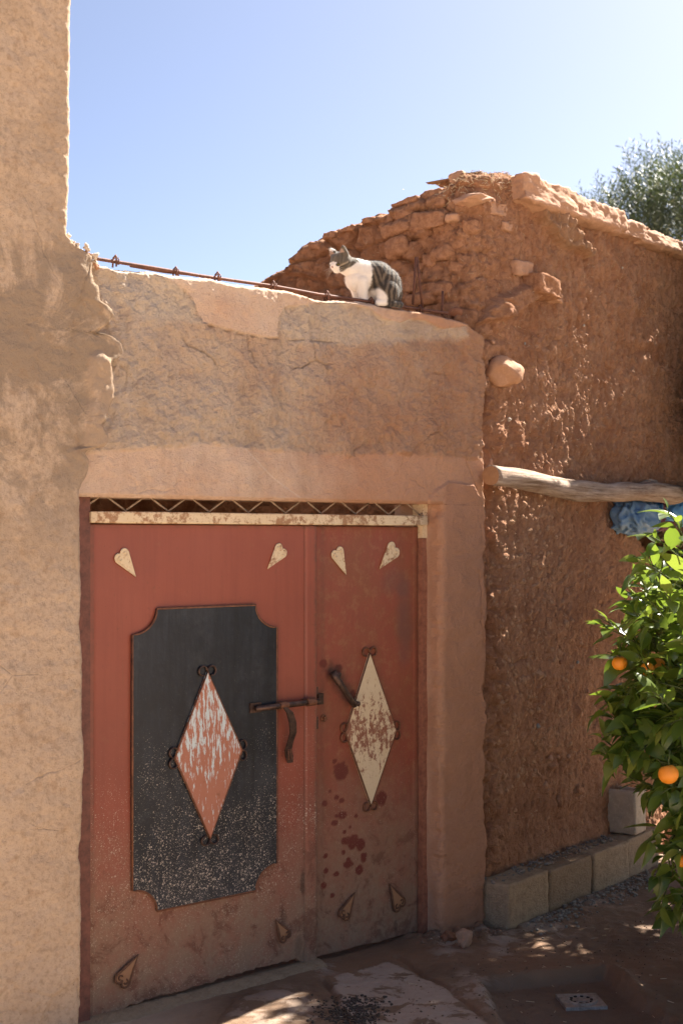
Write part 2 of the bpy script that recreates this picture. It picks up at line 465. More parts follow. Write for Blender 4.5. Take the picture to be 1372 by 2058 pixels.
wx = .012 * fbm(GX * 9, GY * 9, 3, 11)
d_pit = sdf(pit, GX + wx, GY + wx)
H -= .038 * sst(.012, -.030, d_pit) * near
H += .018 * np.exp(-((d_pit - .035) / .03) ** 2) * near * sst(5.0, 5.6, GY)
basin = sst(.005, -.04, d_pit)
slab = [GR(*p) for p in ((655, 1967), (785, 1930), (905, 1990), (985, 2062), (800, 2120), (690, 2040))]
d_sl = sdf(slab, GX + wx * .6, GY + wx * .6)
H += .004 * sst(.004, -.008, d_sl) * near
slab2 = [GR(*p) for p in ((470, 2005), (590, 1985), (640, 2010), (660, 2062), (560, 2120), (420, 2090))]
d_s2 = sdf(slab2, GX + wx, GY + wx)
H += .006 * sst(.006, -.01, d_s2) * near
grooves = [[GR(*p) for p in ((800, 1922), (850, 1960), (905, 1988), (960, 2040))], [GR(*p) for p in ((650, 1970), (690, 2030), (715, 2080))]]
for g_ in grooves:
    H -= .014 * np.exp(-(linedist(g_, GX + wx, GY + wx) / .012) ** 2) * near
bl = [GR(*p) for p in ((960, 1890), (1110, 1850), (1300, 1770))]
dbl = linedist(bl, GX, GY)
H += (.016 * np.exp(-(dbl / .09) ** 2) * (.5 + fbm(GX * 20, GY * 20, 3, 21))) * near
ft = [GR(*p) for p in ((840, 1888), (960, 1878))]
H += .03 * np.exp(-(linedist(ft, GX, GY) / .08) ** 2) * (.6 + fbm(GX * 16, GY * 16, 3, 23)) * near
cem = np.maximum.reduce([sst(.01, -.03, d_sl), .55 * sst(.02, -.04, d_s2)])
for (px, py, r_) in ((900, 1917, .07), (960, 1990, .10), (1000, 2010, .09), (940, 1960, .05), (1010, 1912, .06), (1090, 1862, .14), (1000, 1885, .10),
                     (650, 1945, .07), (560, 2010, .10), (600, 2040, .12), (1180, 1800, .18), (900, 1895, .06)):
    c_ = GR(px, py); cem = np.maximum(cem, .9 * np.exp(-((GX - c_[0]) ** 2 + ((GY - c_[1]) * .7) ** 2) / r_ ** 2))
cem *= 1 - basin
red = sst(.35, .0, linedist([GR(690, 1930), GR(860, 1905), GR(1000, 1920), GR(1250, 1945)], GX, GY)) * (1 - basin)
dry = 1 - np.exp(-(np.maximum(0, np.abs(GX - .8) - 1.15) ** 2 + np.maximum(0, np.abs(GY - 6.2) - 1.25) ** 2) / .10)  # paler ground around the viewed yard, to bounce warm light back
A = np.stack([cem * near, .8 * red * near, basin * near, np.clip(dry, 0, 1)], -1)
H_GROUND = H.copy()
ground = grid_mesh('ground', np.stack([GX, GY, H], -1), M_GROUND, attr=A)
tag(ground, None, kind='structure')

# ------------------------------------------------------------------ gate wall (rendered concrete over the gate)
gate_wall = thing('gate_wall', 'rough rendered beige wall above and beside the red metal gate', 'wall', MF)
PW = .10          # wall face stands proud of the gate by this much
S_L = F(120, 1000, PW)[0]; S_J = F(885, 1400, PW)[0]; S_E = F(972, 1400, PW)[0] + .03
Z_LIN = (F(170, 998, PW)[1] + F(845, 1012, PW)[1]) / 2
top_px = [(100, 512), (190, 528), (230, 540), (300, 545), (360, 556), (420, 560), (470, 572), (530, 578), (590, 586), (640, 602), (720, 607), (790, 618), (850, 628), (905, 640), (940, 650), (972, 672)]
tp = np.array([F(x, y, PW) for x, y in top_px])
def wall_h(S, Z):
    wv = .010 * fbm(S * 7, Z * 7, 4, 31); ww = .010 * fbm(S * 7, Z * 7, 4, 37)
    P = lambda L: [F(x, y, PW) for x, y in L]
    upper = sdf(P([(300, 545), (340, 570), (372, 588), (388, 615), (402, 650), (470, 665), (530, 680), (556, 681), (556, 640), (568, 618), (640, 610), (700, 612), (735, 620), (765, 641), (800, 650), (820, 642), (850, 645), (885, 662), (935, 655), (990, 640), (990, 500), (180, 480)]), S + wv * .6, Z + ww * .6)
    band = sdf(P([(100, 912), (230, 905), (300, 900), (420, 893), (560, 905), (700, 915), (800, 912), (990, 925), (990, 1110), (100, 1100)]), S + wv, Z + ww)
    pillar = sdf(P([(872, 985), (900, 968), (945, 975), (960, 1000), (1000, 1100), (1000, 2100), (850, 2100), (860, 1000)]), S + wv * .5, Z + ww * .5)
    um = sst(.003, -.004, upper); bm_ = sst(.012, -.012, band); pm = sst(.006, -.006, pillar)
    smooth = np.clip(um + bm_ + pm, 0, 1)
    rough = 1 - smooth
    Hh = .014 * fbm(S * 2.5, Z * 2.5, 3, 41) + .0065 * fbm(S * 12, Z * 12, 5, 43, .6)
    lump = fbm(S * 9 + .4 * fbm(S * 5, Z * 5, 2, 50), Z * 9, 5, 45, .55)
    rid = 1 - np.abs(fbm(S * 10, Z * 7, 3, 47)) * 2.2
    Hh += rough * (.017 * lump + .009 * np.clip(rid, -1, 1) * sst(.0, .35, fbm(S * 4, Z * 4, 2, 49) + .2) + .006 * fbm(S * 45, Z * 45, 4, 51, .65))
    # torn patches of the scratch coat on the left, next to the thick plaster edge
    left = sst(.55, .0, S - S_L)
    Hh += rough * left * .030 * np.clip(fbm(S * 11, Z * 11, 4, 53), -.6, .6)
    Hh += um * .016 + bm_ * .004 + pm * .013
    crack = linedist(P([(402, 650), (440, 662), (530, 680), (600, 684), (680, 687)]), S + wv * .5, Z + ww * .5)
    Hh -= .012 * np.exp(-(crack / .003) ** 2) * sst(-.3, .3, fbm(S * 18, Z * 18, 2, 66))
    for L in ([(945, 780), (950, 860), (935, 930), (955, 985)], [(820, 760), (790, 850)], [(958, 1150), (966, 1300)]):
        Hh -= .007 * np.exp(-(linedist(P(L), S + wv * 1.4, Z + ww * 1.4) / .004) ** 2)
    # right edge of the pillar turns away
    s_e = S_E - .030 + .030 * fbm(Z * 4, Z * 0 + 2, 5, 55, .6)
    Hh -= .06 * sst(-.015, .035, S - s_e)
    f1, f2, cid = worley((S + wv * 3) * 3.3, (Z + ww * 3) * 3.3, 67)
    Hh -= (.004 + .008 * rough) * np.exp(-((f2 - f1) / .014) ** 2) * sst(.0, .3, fbm(S * 3, Z * 3, 2, 68))
    tone = np.clip(.02 + .95 * sst(.10, 1.0, (S - S_L) / (S_E - S_L) + .30 * fbm(S * 2.2, Z * 2.2, 4, 57)) + .30 * bm_ + .85 * pm, 0, 1)
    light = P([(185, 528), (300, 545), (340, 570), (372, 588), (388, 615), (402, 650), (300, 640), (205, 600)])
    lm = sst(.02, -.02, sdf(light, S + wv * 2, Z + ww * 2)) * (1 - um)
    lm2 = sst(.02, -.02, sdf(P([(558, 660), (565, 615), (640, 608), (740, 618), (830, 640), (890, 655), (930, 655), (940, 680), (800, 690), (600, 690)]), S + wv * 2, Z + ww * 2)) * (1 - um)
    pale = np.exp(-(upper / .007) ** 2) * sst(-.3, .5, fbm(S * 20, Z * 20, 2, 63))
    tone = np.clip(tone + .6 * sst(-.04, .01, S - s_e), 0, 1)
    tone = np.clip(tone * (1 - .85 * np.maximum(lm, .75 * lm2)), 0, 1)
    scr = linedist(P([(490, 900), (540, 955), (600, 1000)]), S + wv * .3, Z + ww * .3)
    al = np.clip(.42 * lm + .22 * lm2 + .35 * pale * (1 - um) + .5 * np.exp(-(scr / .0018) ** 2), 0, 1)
    A = np.stack([tone, rough, pm * sst(S_J - .005, S_J + .03, S), al], -1)
    return Hh, A
# face above the gate
ss = np.linspace(S_L, S_E, 470); tt = np.linspace(0, 1, 260)
ztop = np.interp(ss, tp[:, 0], tp[:, 1]) + .004 * fbm(ss * 14, ss * 0 + 3, 4, 61) + .006 * np.abs(fbm(ss * 40, ss * 0 + 1, 3, 62))
S, T = np.meshgrid(ss, tt); Z = Z_LIN + (ztop[None, :] - Z_LIN) * T
Hh, A = wall_h(S, Z)
Hh -= .03 * sst(.018, 0, ztop[None, :] - Z) ** 2
Hh -= .012 * sst(.012, 0, Z - Z_LIN) * (S < S_J)
Vw = np.stack([S, -PW - Hh, Z], -1)
upper_face = grid_mesh('wall_face', Vw, M_WALL, gate_wall, back=(0, .24, 0), attr=A)
# pillar beside the gate: reveal and front in one sheet, running round the corner
rr_ = .016
zz = np.linspace(-.08, Z_LIN, 470)
prof = []
for y in np.linspace(.05, -PW + rr_, 26): prof.append((S_J, y, -1, 0))
for a in np.linspace(0, math.pi / 2, 9)[1:-1]: prof.append((S_J + rr_ - rr_ * math.cos(a), -PW + rr_ - rr_ * math.sin(a), -math.cos(a), -math.sin(a)))
for s_ in np.arange(S_J + rr_, S_E, .0042): prof.append((s_, -PW, 0, -1))
prof = np.array(prof)
S = np.repeat(prof[None, :, 0], len(zz), 0); Z = np.repeat(zz[:, None], len(prof), 1)
arc = np.concatenate([[0], np.cumsum(np.hypot(np.diff(prof[:, 0]), np.diff(prof[:, 1])))]); AR = np.repeat(arc[None, :], len(zz), 0)
Hh, A = wall_h(S, Z)
Hr = .010 * fbm(AR * 2.5, Z * 2.5, 3, 41) + .004 * fbm(AR * 20, Z * 9, 4, 71) + .013
wgt = sst(.06, .14, AR); Hh = Hh * wgt + Hr * (1 - wgt)
chip = np.exp(-((AR - .135) / .02) ** 2) * np.clip(fbm(Z * 16, AR * 3, 4, 73), 0, 1) * .022
Hh -= chip
A = A.copy(); A[..., 3] = np.clip(A[..., 3] * wgt + .0, 0, 1)
A[..., 0] = A[..., 0] * wgt + (1 - wgt) * .72
V = np.stack([S + prof[None, :, 2] * Hh, np.repeat(prof[None, :, 1], len(zz), 0) + prof[None, :, 3] * Hh, Z], -1)
pillar = grid_mesh('gate_pillar', V, M_WALL, gate_wall, back=(.0, .12, 0), attr=A)
# low kicked-out cement toe at the foot of the pillar
for k in range(7):
    me = stone_mesh('mortar_lump', (random.Random(k).uniform(.012, .026),) * 3, 300 + k, M_ADOBE, 3, .5, 9, .12)
    s_ = S_J + .01 + k * .033
    mesh_obj('mortar_lump', me, gate_wall, TR(s_, -PW - .025 - .01 * (k % 2), .012, k, k * 2, k * .7))

# ------------------------------------------------------------------ tall plastered wall on the left
tall_wall = thing('tall_wall', 'tall ochre plastered wall with a torn lumpy edge, left of the gate', 'wall', MF)
PL = .155
edge = [(0, 141), (60, 139), (130, 141), (200, 140), (300, 139), (380, 137), (430, 136), (455, 133), (470, 134), (488, 150), (503, 172), (515, 187), (530, 186), (550, 184), (566, 187), (576, 196), (590, 198),
        (605, 199), (614, 214), (622, 223), (635, 227), (648, 222), (662, 204), (668, 199), (676, 226), (690, 243), (708, 248), (720, 238), (727, 220), (735, 219), (757, 227), (780, 228), (803, 224),
        (828, 215), (846, 206), (853, 196), (860, 206), (875, 216), (888, 216), (898, 206), (903, 178), (911, 170), (925, 179), (942, 179), (958, 175), (972, 165), (985, 161), (1050, 161), (1180, 163), (1280, 160),
        (1320, 163), (1500, 164), (1580, 163), (1690, 161), (1725, 157), (1745, 162), (1850, 163), (1960, 162), (2058, 162), (2120, 160)]
ez = np.array([F(x, y, PL)[1] for y, x in edge])[::-1]; es = np.array([F(x, y, PL)[0] for y, x in edge])[::-1]
ez[0] = -.08
es = es + .021 - .013 * sst(F(0, 990, PL)[1], F(0, 900, PL)[1], ez) * sst(F(0, 480, PL)[1], F(0, 560, PL)[1], ez)   # the worn arris sits back from the edge
zz = np.concatenate([np.linspace(-.08, 3.7, 880), np.linspace(3.71, 4.3, 10)])
se = np.interp(zz, ez, es) + .0022 * fbm(zz * 30, zz * 0 + 5, 4, 81) + .012 * fbm(zz * 40, zz * 0 + 8, 3, 82) * np.exp(-((zz - F(150, 490, PL)[1]) / .04) ** 2)
tt = np.concatenate([np.linspace(0, .5, 40), np.linspace(.505, .95, 190), np.linspace(.952, 1, 50)])
T, Z = np.meshgrid(tt, zz); s0 = -2.4
S = s0 + (se[:, None] - s0) * T
D = se[:, None] - S       # distance from the torn edge
mid = sst(F(0, 990, PL)[1], F(0, 900, PL)[1], Z) * sst(F(0, 480, PL)[1], F(0, 560, PL)[1], Z)
Hh = .014 * fbm(S * 1.6, Z * 1.6, 3, 83) + .009 * fbm(S * 7, Z * 7, 5, 85, .55) + .0030 * fbm(S * 30, Z * 30, 4, 86)
rad = .030 - .021 * mid
Hh -= (.060) * (1 - np.sqrt(np.clip(1 - (1 - np.clip(D / rad, 0, 1)) ** 2, 0, 1)))
Hh += .014 * mid * np.exp(-((D - .03) / .03) ** 2) * (.6 + .9 * fbm(Z * 9, S * 4, 3, 87))
P = lambda L: [F(x, y, PL) for x, y in L]
step = sdf(P([(180, 712), (205, 705), (225, 730), (232, 800), (206, 856), (222, 880), (216, 905), (165, 900), (170, 850), (182, 800), (172, 760)]), S + .006 * fbm(S * 20, Z * 20, 3, 88), Z)
Hh += .013 * sst(.010, -.020, step)
notch = linedist(P([(193, 670), (215, 655), (226, 640)]), S, Z); Hh -= .014 * np.exp(-(notch / .006) ** 2)
for L in ([(180, 530), (150, 640), (140, 760)], [(75, 780), (76, 860)], [(0, 1940), (40, 1990), (110, 2005), (165, 1965)], [(0, 2030), (70, 2040), (140, 2030)], [(230, 560), (225, 600)]):
    Hh -= .004 * np.exp(-(linedist(P(L), S + .012 * fbm(S * 12, Z * 12, 3, 90), Z + .012 * fbm(S * 12, Z * 12, 3, 91)) / .0025) ** 2)
br = sdf(P([(110, 2005), (165, 1965), (175, 2100), (60, 2100)]), S + .01 * fbm(S * 12, Z * 12, 3, 92), Z); Hh -= .012 * sst(.003, -.003, br)
wornm = sst(F(0, 1250, PL)[1], F(0, 850, PL)[1], Z) * sst(F(0, 380, PL)[1], F(0, 520, PL)[1], Z) + .30 * sst(F(0, 480, PL)[1], F(0, 350, PL)[1], Z)
A = np.stack([np.clip(wornm, 0, 1), .9 * sst(.004, -.006, step) + .35 * np.exp(-(D / .02) ** 2), sst(F(0, 1300, PL)[1], F(0, 1900, PL)[1], Z), Z * 0], -1)
# the wall keeps its plaster thickness against the gate wall
pl_face = grid_mesh('plaster_face', np.stack([S, -PL - Hh, Z], -1), M_LEFT, tall_wall, back=(0, .30, 0), attr=A)
# crumbling shoulder where the top of the gate wall meets the tall wall
rnd = random.Random(5)
for k in range(40):
    f = rnd.random(); px = 136 + 54 * f + rnd.uniform(-3, 3); py = 464 + 56 * f + rnd.uniform(9, 22)
    s_, z_ = F(px, py, PL - .05); r_ = rnd.uniform(.006, .012)
    me = stone_mesh('rubble_bit', (r_ * 1.2, r_, r_), 500 + k, M_PALEST if k % 3 else M_PINK, 3, .8, 10, .25)
    mesh_obj('rubble_bit', me, tall_wall, TR(s_, -PL + rnd.uniform(.01, .10), z_, k, 2 * k, 3 * k))

# ------------------------------------------------------------------ mud house
mud = thing('mud_house', 'eroded red mud brick house with a sloping top beside the gate', 'house', MR)
P_G = -RHO * math.pi / 2
def path(p):
    a = np.clip(-p / RHO, 0, math.pi / 2)
    x = np.where(p > 0, T0 + RHO + p, T0 + RHO - RHO * np.sin(a)); y = np.where(p > 0, 0, RHO - RHO * np.cos(a))
    y = np.where(p < P_G, RHO + (P_G - p), y)
    return x, y, -np.sin(a), -np.cos(a)
_PP = np.linspace(-2.2, 4.5, 3000); _x, _y, _a, _b = path(_PP)
_W = OR[None] + Rr[None] * _x[:, None] + NR[None] * _y[:, None]; _PX = CX + FPX * _W[:, 0] / _W[:, 1]
def pR(px, py):
    "measured point -> (distance along the mud wall round its corner, height)"
    return float(np.interp(px, _PX, _PP)), EYE + (CY - py) / FPX * float(np.interp(px, _PX, _W[:, 1]))
pG = pR
top = [pG(*c) for c in ((430, 625), (470, 592), (520, 562), (545, 548), (566, 535), (590, 503), (612, 488), (640, 478), (655, 466), (690, 452), (740, 434), (790, 412), (830, 396), (862, 378), (884, 368))]
top += [pR(*c) for c in ((915, 352), (940, 343), (985, 341), (1020, 345), (1045, 352), (1066, 372), (1100, 398), (1180, 432), (1260, 470), (1310, 490), (1372, 512), (1440, 535), (1700, 620))]
top = np.array(sorted(top))
pp = np.concatenate([np.arange(-1.75, P_G, .0068), np.arange(P_G, 2.15, .0062), np.linspace(2.17, 3.6, 30)])
ztop = np.interp(pp, top[:, 0], top[:, 1]) + .012 * fbm(pp * 9, pp * 0 + 1, 4, 101) + .006 * fbm(pp * 40, pp * 0 + 4, 3, 102)
tt = np.linspace(0, 1, 560)
Pm, T = np.meshgrid(pp, tt); Z = -.08 + (ztop[None, :] + .08) * T
gab = sst(-.10, -.32, Pm); rw = 1 - sst(.05, -.16, Pm)
wv = .05 * fbm(Pm * 3, Z * 3, 3, 103); wz = .05 * fbm(Pm * 3, Z * 3, 3, 104)
Hm = .030 * fbm(Pm * 1.8, Z * 1.8, 3, 105) + .014 * fbm(Pm * 6, Z * 5, 4, 107) + .014 * (1 - .5 * (1 - sst(.05, -.16, Pm)) * sst(2.05, 1.85, Z)) * fbm(Pm * 22, Z * 17, 5, 109, .62) - .007 * sst(.25, .55, fbm(Pm * 34, Z * 26, 3, 110))
drip = 1 - np.abs(gn((Pm + wv * .7) * 20, Z * 6.5 + wz * 8, 111)) * 2.4
drip2 = 1 - np.abs(gn((Pm + wv * .5) * 46, Z * 19 + wz * 10, 113)) * 2.4
zone = sst(.0, .5, Pm) * (.55 + .6 * sst(1.5, 2.3, Z))
low = 1 - .55 * rw * sst(2.05, 1.85, Z)
Hm += rw * low * zone * (.015 * np.clip(drip, -.6, 1) + .008 * np.clip(drip2, -.6, 1))
f1, f2, cid = worley((Pm + wv) * 9, (Z + wz) * 6, 115)
Hm += -.014 * sst(.10, .0, f2 - f1) * (.45 + .55 * gab)
f1, f2, cid = worley((Pm + wv) * 19, (Z + wz) * 11, 116)
Hm += -.009 * low * sst(.12, .0, f2 - f1) * sst(-.25, .25, fbm(Pm * 4, Z * 4, 2, 114))
# adobe courses showing through on the gable side
f1, f2, cid = worley(Pm * 5.2 + .4 * fbm(Pm * 3, Z * 3, 2, 117), Z * 9.5 + .4 * fbm(Pm * 3, Z * 3, 2, 118), 119, .7)
corner = sst(-.30, -.12, Pm) * (1 - sst(.0, .16, Pm))
Hm += np.clip(gab + .4 * corner, 0, 1) * (.040 * sst(.0, .22, f2 - f1) * (.35 + .9 * cid) - .024)
Hm += .020 * np.clip(gab + corner, 0, 1) * fbm(Pm * 14, Z * 14, 5, 121, .62)
# pebbles in the lower wall
rng = np.random.RandomState(7); pts = []
for k in range(900):
    p = rng.uniform(-.02, .75) if k % 4 else rng.uniform(-.1, 1.9); z = rng.uniform(.55, 1.95) if k % 5 else rng.uniform(.3, 2.6)
    if rng.rand() > .35 + .65 * math.exp(-((p - .28) / .25) ** 2): continue
    r_ = rng.uniform(.005, .0115) * (1.7 if rng.rand() < .06 else 1); pts.append((p, z, r_, r_ * rng.uniform(.8, 1.2), r_ * .9))
near_pts = bumps(Pm, Z, pts); Hm += near_pts
peb = sst(.0015, .004, near_pts)
# larger bulges, hollows and ledges read off the wall
def blob(px, py, rp, rz, h, f=pR):
    p, z = f(px, py); return h * np.exp(-((Pm - p) / rp) ** 2 - ((Z - z) / rz) ** 2)
Hm += blob(1165, 890, .05, .06, .05) + blob(1040, 880, .04, .10, .025) + blob(1000, 880, .06, .08, .02) + blob(1000, 560, .12, .10, -.03, pR)
Hm += blob(1105, 1540, .035, .012, .02) + blob(1080, 1560, .03, .014, .015) + blob(1160, 1600, .06, .04, .022) + blob(1110, 1620, .05, .03, .015)
Hm += blob(981, 1268, .024, .040, -.16) + blob(994, 1306, .012, .02, -.07) + blob(988, 1345, .018, .05, .03) + blob(1155, 1430, .02, .03, .028)
Hm += blob(990, 1700, .05, .09, .03) + blob(985, 985, .06, .05, .02)
# flake of mud plaster hanging off the corner below the coping
flake = sdf([pR(*c) for c in ((1062, 385), (1085, 395), (1112, 435), (1135, 468), (1165, 505), (1160, 522), (1140, 500), (1115, 498), (1095, 475), (1070, 440))], Pm + wv * .25, Z + wz * .25)
Hm += .065 * sst(.006, -.006, flake) * sst(.15, -.02, flake)
shelf = sdf([pR(*c) for c in ((985, 605), (1050, 575), (1085, 572), (1100, 590), (1070, 600), (1010, 640), (960, 650))], Pm + wv * .3, Z + wz * .3)
Hm += .055 * sst(.012, -.012, shelf)
# opening stuffed with sacks, under the log
nic = sdf([pR(*c) for c in ((1232, 1008), (1248, 1030), (1256, 1052), (1280, 1075), (1296, 1100), (1310, 1130), (1420, 1140), (1420, 1000))], Pm + wv * .25, Z + wz * .25)
Hm -= .24 * sst(.012, -.02, nic)
base = sst(.35, .0, Z); Hm += .045 * base * (.7 + fbm(Pm * 7, Z * 5, 3, 123))
Hm -= .05 * sst(.05, 0, ztop[None, :] - Z) ** 2
Hm += .0022 * fbm(Pm * 80, Z * 60, 3, 125)
x0, y0, nx, ny = path(Pm)
slabm = sst(.004, -.004, flake)
tipm = rw * zone * sst(.45, .95, drip) * sst(.4, .9, drip2 + .3) * .6
A = np.stack([peb, np.clip(.9 * slabm + sst(.05, 0, ztop[None, :] - Z) * .3, 0, 1), np.clip(tipm * .4, 0, 1), Z * 0], -1)
bk = np.zeros((0, 3))
idx = np.arange(Pm.size).reshape(Pm.shape); rim = np.concatenate([idx[0, :], idx[1:, -1], idx[-1, -2::-1], idx[-2:0:-1, 0]])
back = np.zeros((Pm.size, 3)); back[:, 0] = -nx.ravel() * .30; back[:, 1] = -ny.ravel() * .30
mudwall = grid_mesh('mud_wall', np.stack([x0 + nx * Hm, y0 + ny * Hm, Z], -1), M_MUD, mud, back=back, attr=A)
mudH = (pp, ztop)
def mud_pt(p, z, out=0.0):
    "surface point of the mud wall (local), moved out along its normal"
    j = int(np.argmin(np.abs(pp - p))); i = int(np.clip((z + .08) / (ztop[j] + .08) * 559, 0, 559))
    h = Hm[i, j] + out
    return Vector((float(x0[i, j] + nx[i, j] * h), float(y0[i, j] + ny[i, j] * h), z)), Vector((float(nx[i, j]), float(ny[i, j]), 0))
# unseen earth roof behind the parapet, added to block the sun
g_ = MB(); g_.box((T0 + .2, .25, 2.55), (3.4, 3.2, 2.75)); g_.build('roof', M_MUD, mud)

rnd = random.Random(11)
def brick(px0, py0, px1, py1, f, out, tilt=0.0, mat=None, name='adobe_brick', depth=.12, rr=.022):
    a = f(px0, py1); b = f(px1, py0)
    wd = abs(b[0] - a[0]); hz = abs(b[1] - a[1]); p = (a[0] + b[0]) / 2; z = (a[1] + b[1]) / 2
    pt, n = mud_pt(p, z, out - depth / 2)
    me = rough_block(name, (wd, depth, hz), rnd.randint(0, 999), mat or M_ADOBE, 13, min(rr, hz * .36), .008, 26, .022)
    ang = math.atan2(n.y, n.x) + math.pi / 2
    o = mesh_obj(name, me, mud, Matrix.Translation(pt) @ Matrix.Rotation(ang, 4, 'Z') @ Matrix.Rotation(tilt, 4, 'Y') @ Matrix.Translation((0, 0, -hz / 2)))
    return o
for b in ((830, 372, 872, 398), (780, 395, 832, 415), (760, 424, 788, 452), (793, 418, 830, 440), (776, 446, 828, 476), (828, 418, 898, 466), (870, 392, 890, 414),
          (858, 452, 898, 492), (782, 476, 824, 520), (824, 468, 858, 502), (862, 492, 905, 526), (800, 540, 830, 590), (862, 566, 902, 594), (820, 586, 872, 614), (626, 486, 650, 504),
          (655, 466, 682, 484), (690, 455, 720, 472), (902, 470, 938, 500), (930, 440, 965, 470), (842, 505, 872, 540), (735, 436, 757, 456), (900, 520, 935, 550)):
    brick(*b, pG, .012 + .018 * rnd.random(), rnd.uniform(-.26, .02) if b[1] < 480 else rnd.uniform(-.1, .15))
for b in ((985, 412, 1018, 428), (895, 432, 920, 445), (1030, 533, 1060, 549), (1008, 452, 1025, 462)):
    brick(*b, pR, .022, -.06, M_PINK, 'stone_slab', .10, .006)
o = brick(902, 340, 930, 360, pG, .0, -.3, M_PINK, 'stone_slab', .06, .008)
brick(1050, 566, 1098, 592, pR, .05, .06, M_ADOBE, 'stone_slab', .14, .012)
brick(1088, 590, 1112, 604, pR, .045, .1, M_PINK, 'stone_slab', .1, .01)
# coping: thick lumps of baked mud along the top of the side wall
cop = [(1060, 352, 1182, 440, .32, .125), (1172, 402, 1262, 462, .30, .10), (1240, 436, 1318, 486, .28, .085), (1300, 460, 1375, 507, .28, .08), (1365, 486, 1455, 532, .28, .08)]
for (xa, ya, xb, yb, dp, th) in cop:
    a = R(xa, ya + (yb - ya) * .30, .09); b = R(xb, ya + (yb - ya) * .80, .09)
    L = math.hypot(b[0] - a[0], b[1] - a[1]); tilt = -math.atan2(b[1] - a[1], b[0] - a[0])
    me = rough_block('coping_slab', (L * 1.04, dp, th), rnd.randint(0, 999), M_PINK, 26, .012, .010, 24, .028)
    mesh_obj('coping_slab', me, mud, Matrix.Translation(((a[0] + b[0]) / 2, .075, (a[1] + b[1]) / 2)) @ Matrix.Rotation(tilt, 4, 'Y') @ Matrix.Rotation(-.10, 4, 'X') @ Matrix.Translation((0, 0, -th / 2)))
# boulder and stray stones bedded in the mud
def bed(px, py, size, out, mat, name='stone', f=pR, seed=0, rot=0, facets=4, roughn=.18):
    p, z = f(px, py); pt, n = mud_pt(p, z, out)
    ang = math.atan2(n.y, n.x) + math.pi / 2
    me = stone_mesh(name, size, seed, mat, 4 if size[0] > .04 else 2, roughn, facets)
    return mesh_obj(name, me, mud, Matrix.Translation(pt) @ Matrix.Rotation(ang, 4, 'Z') @ Matrix.Rotation(rot, 4, 'Y'))
sl = bed(946, 404, (.088, .07, .028), .02, M_PINK, 'stone_slab', seed=8, rot=-.14, facets=11, roughn=.4)
bo = bed(1003, 752, (.106, .085, .076), .024, M_BOULDER, 'boulder', seed=2, facets=5, roughn=.22)
bo['label'] = 'smooth round tan boulder bedded in the mud corner'
for i, (x, y, r_, mt) in enumerate(((1022, 843, .013, M_PALEST), (1117, 778, .018, M_PINK), (985, 930, .026, M_PINK), (1168, 655, .009, M_PALEST), (1236, 540, .007, M_PALEST), (1125, 1331, .012, M_REDST), (1161, 1331, .010, M_GREYST),
                                    (1178, 1390, .013, M_PINK), (1077, 1460, .014, M_GREYST), (1160, 1430, .022, M_PINK), (1100, 1523, .016, M_PINK), (1118, 1521, .013, M_PINK), (1134, 1519, .013, M_PINK), (1098, 1578, .02, M_PINK),
                                    (1365, 804, .012, M_PINK), (1055, 690, .008, M_GREYST), (988, 688, .013, M_PINK), (1200, 1010, .01, M_PINK), (990, 1345, .020, M_ADOBE), (1160, 1590, .035, M_ADOBE), (1120, 1610, .03, M_ADOBE), (988, 1700, .045, M_ADOBE))):
    bed(x, y, (r_, r_ * .8, r_ * (1.6 if i in (9, 18) else .9)), (.15 if r_ < .02 else -.35) * r_, mt, seed=40 + i, rot=i, facets=8, roughn=.4)
for i, (x, y, r_) in enumerate(((915, 627, .03), (893, 500, .012), (740, 560, .02))):
    bed(x, y, (r_ * 1.2, r_, r_ * .85), .2 * r_, M_REDST if i == 0 else M_ADOBE, f=pG, seed=70 + i)
# chopped straw: on the corner of the roof and sticking out of the mud
def straw(n, pick, name, lmin, lmax, rad):
    rg = random.Random(n); vs_ = []; fs = []
    for k in range(n):
        r_ = pick(rg)
        if r_ is None: continue
        pt, nn, lean = r_
        d = Vector((rg.gauss(0, 1), rg.gauss(0, 1), rg.gauss(0, .7)))
        d = (d - nn * d.dot(nn) * (1 - lean)).normalized(); L = rg.uniform(lmin, lmax) / 2
        a = d.orthogonal().normalized(); b = d.cross(a); i = len(vs_)
        for e in (-1, 1):
            for t in range(3): vs_.append(pt + d * L * e + (a * math.cos(t * 2.09) + b * math.sin(t * 2.09)) * rad)
        fs += [(i, i + 1, i + 4, i + 3), (i + 1, i + 2, i + 5, i + 4), (i + 2, i, i + 3, i + 5)]
    o = raw_mesh(name, np.array([tuple(v) for v in vs_]), np.array(fs), M_STRAW, mud, smooth=False); o['kind'] = 'stuff'
def pick_top(rg):
    p = rg.uniform(P_G - .02, .20); j = int(np.argmin(np.abs(pp - p))); z = ztop[j]
    pt, n = mud_pt(p, z - .001)
    back_ = abs(rg.gauss(0, .10)); pt = pt - n * back_ + Vector((0, 0, rg.uniform(-.012, .008)))
    if rg.random() < .35:
        dz = abs(rg.gauss(0, .05)); pt, n = mud_pt(p, z - dz, .004); return pt, n, .5
    return pt, Vector((0, 0, 1)), .35
straw(650, pick_top, 'straw', .012, .030, .0012)
def pick_wall(rg):
    p = rg.uniform(-1.3, 1.9); z = rg.uniform(.4, 3.2)
    if p < P_G and z < 2.4: return None
    if z > np.interp(p, pp, ztop) - .07: return None
    pt, n = mud_pt(p, z, .001); return pt, n, .45
straw(2600, pick_wall, 'straw', .008, .026, .0007)
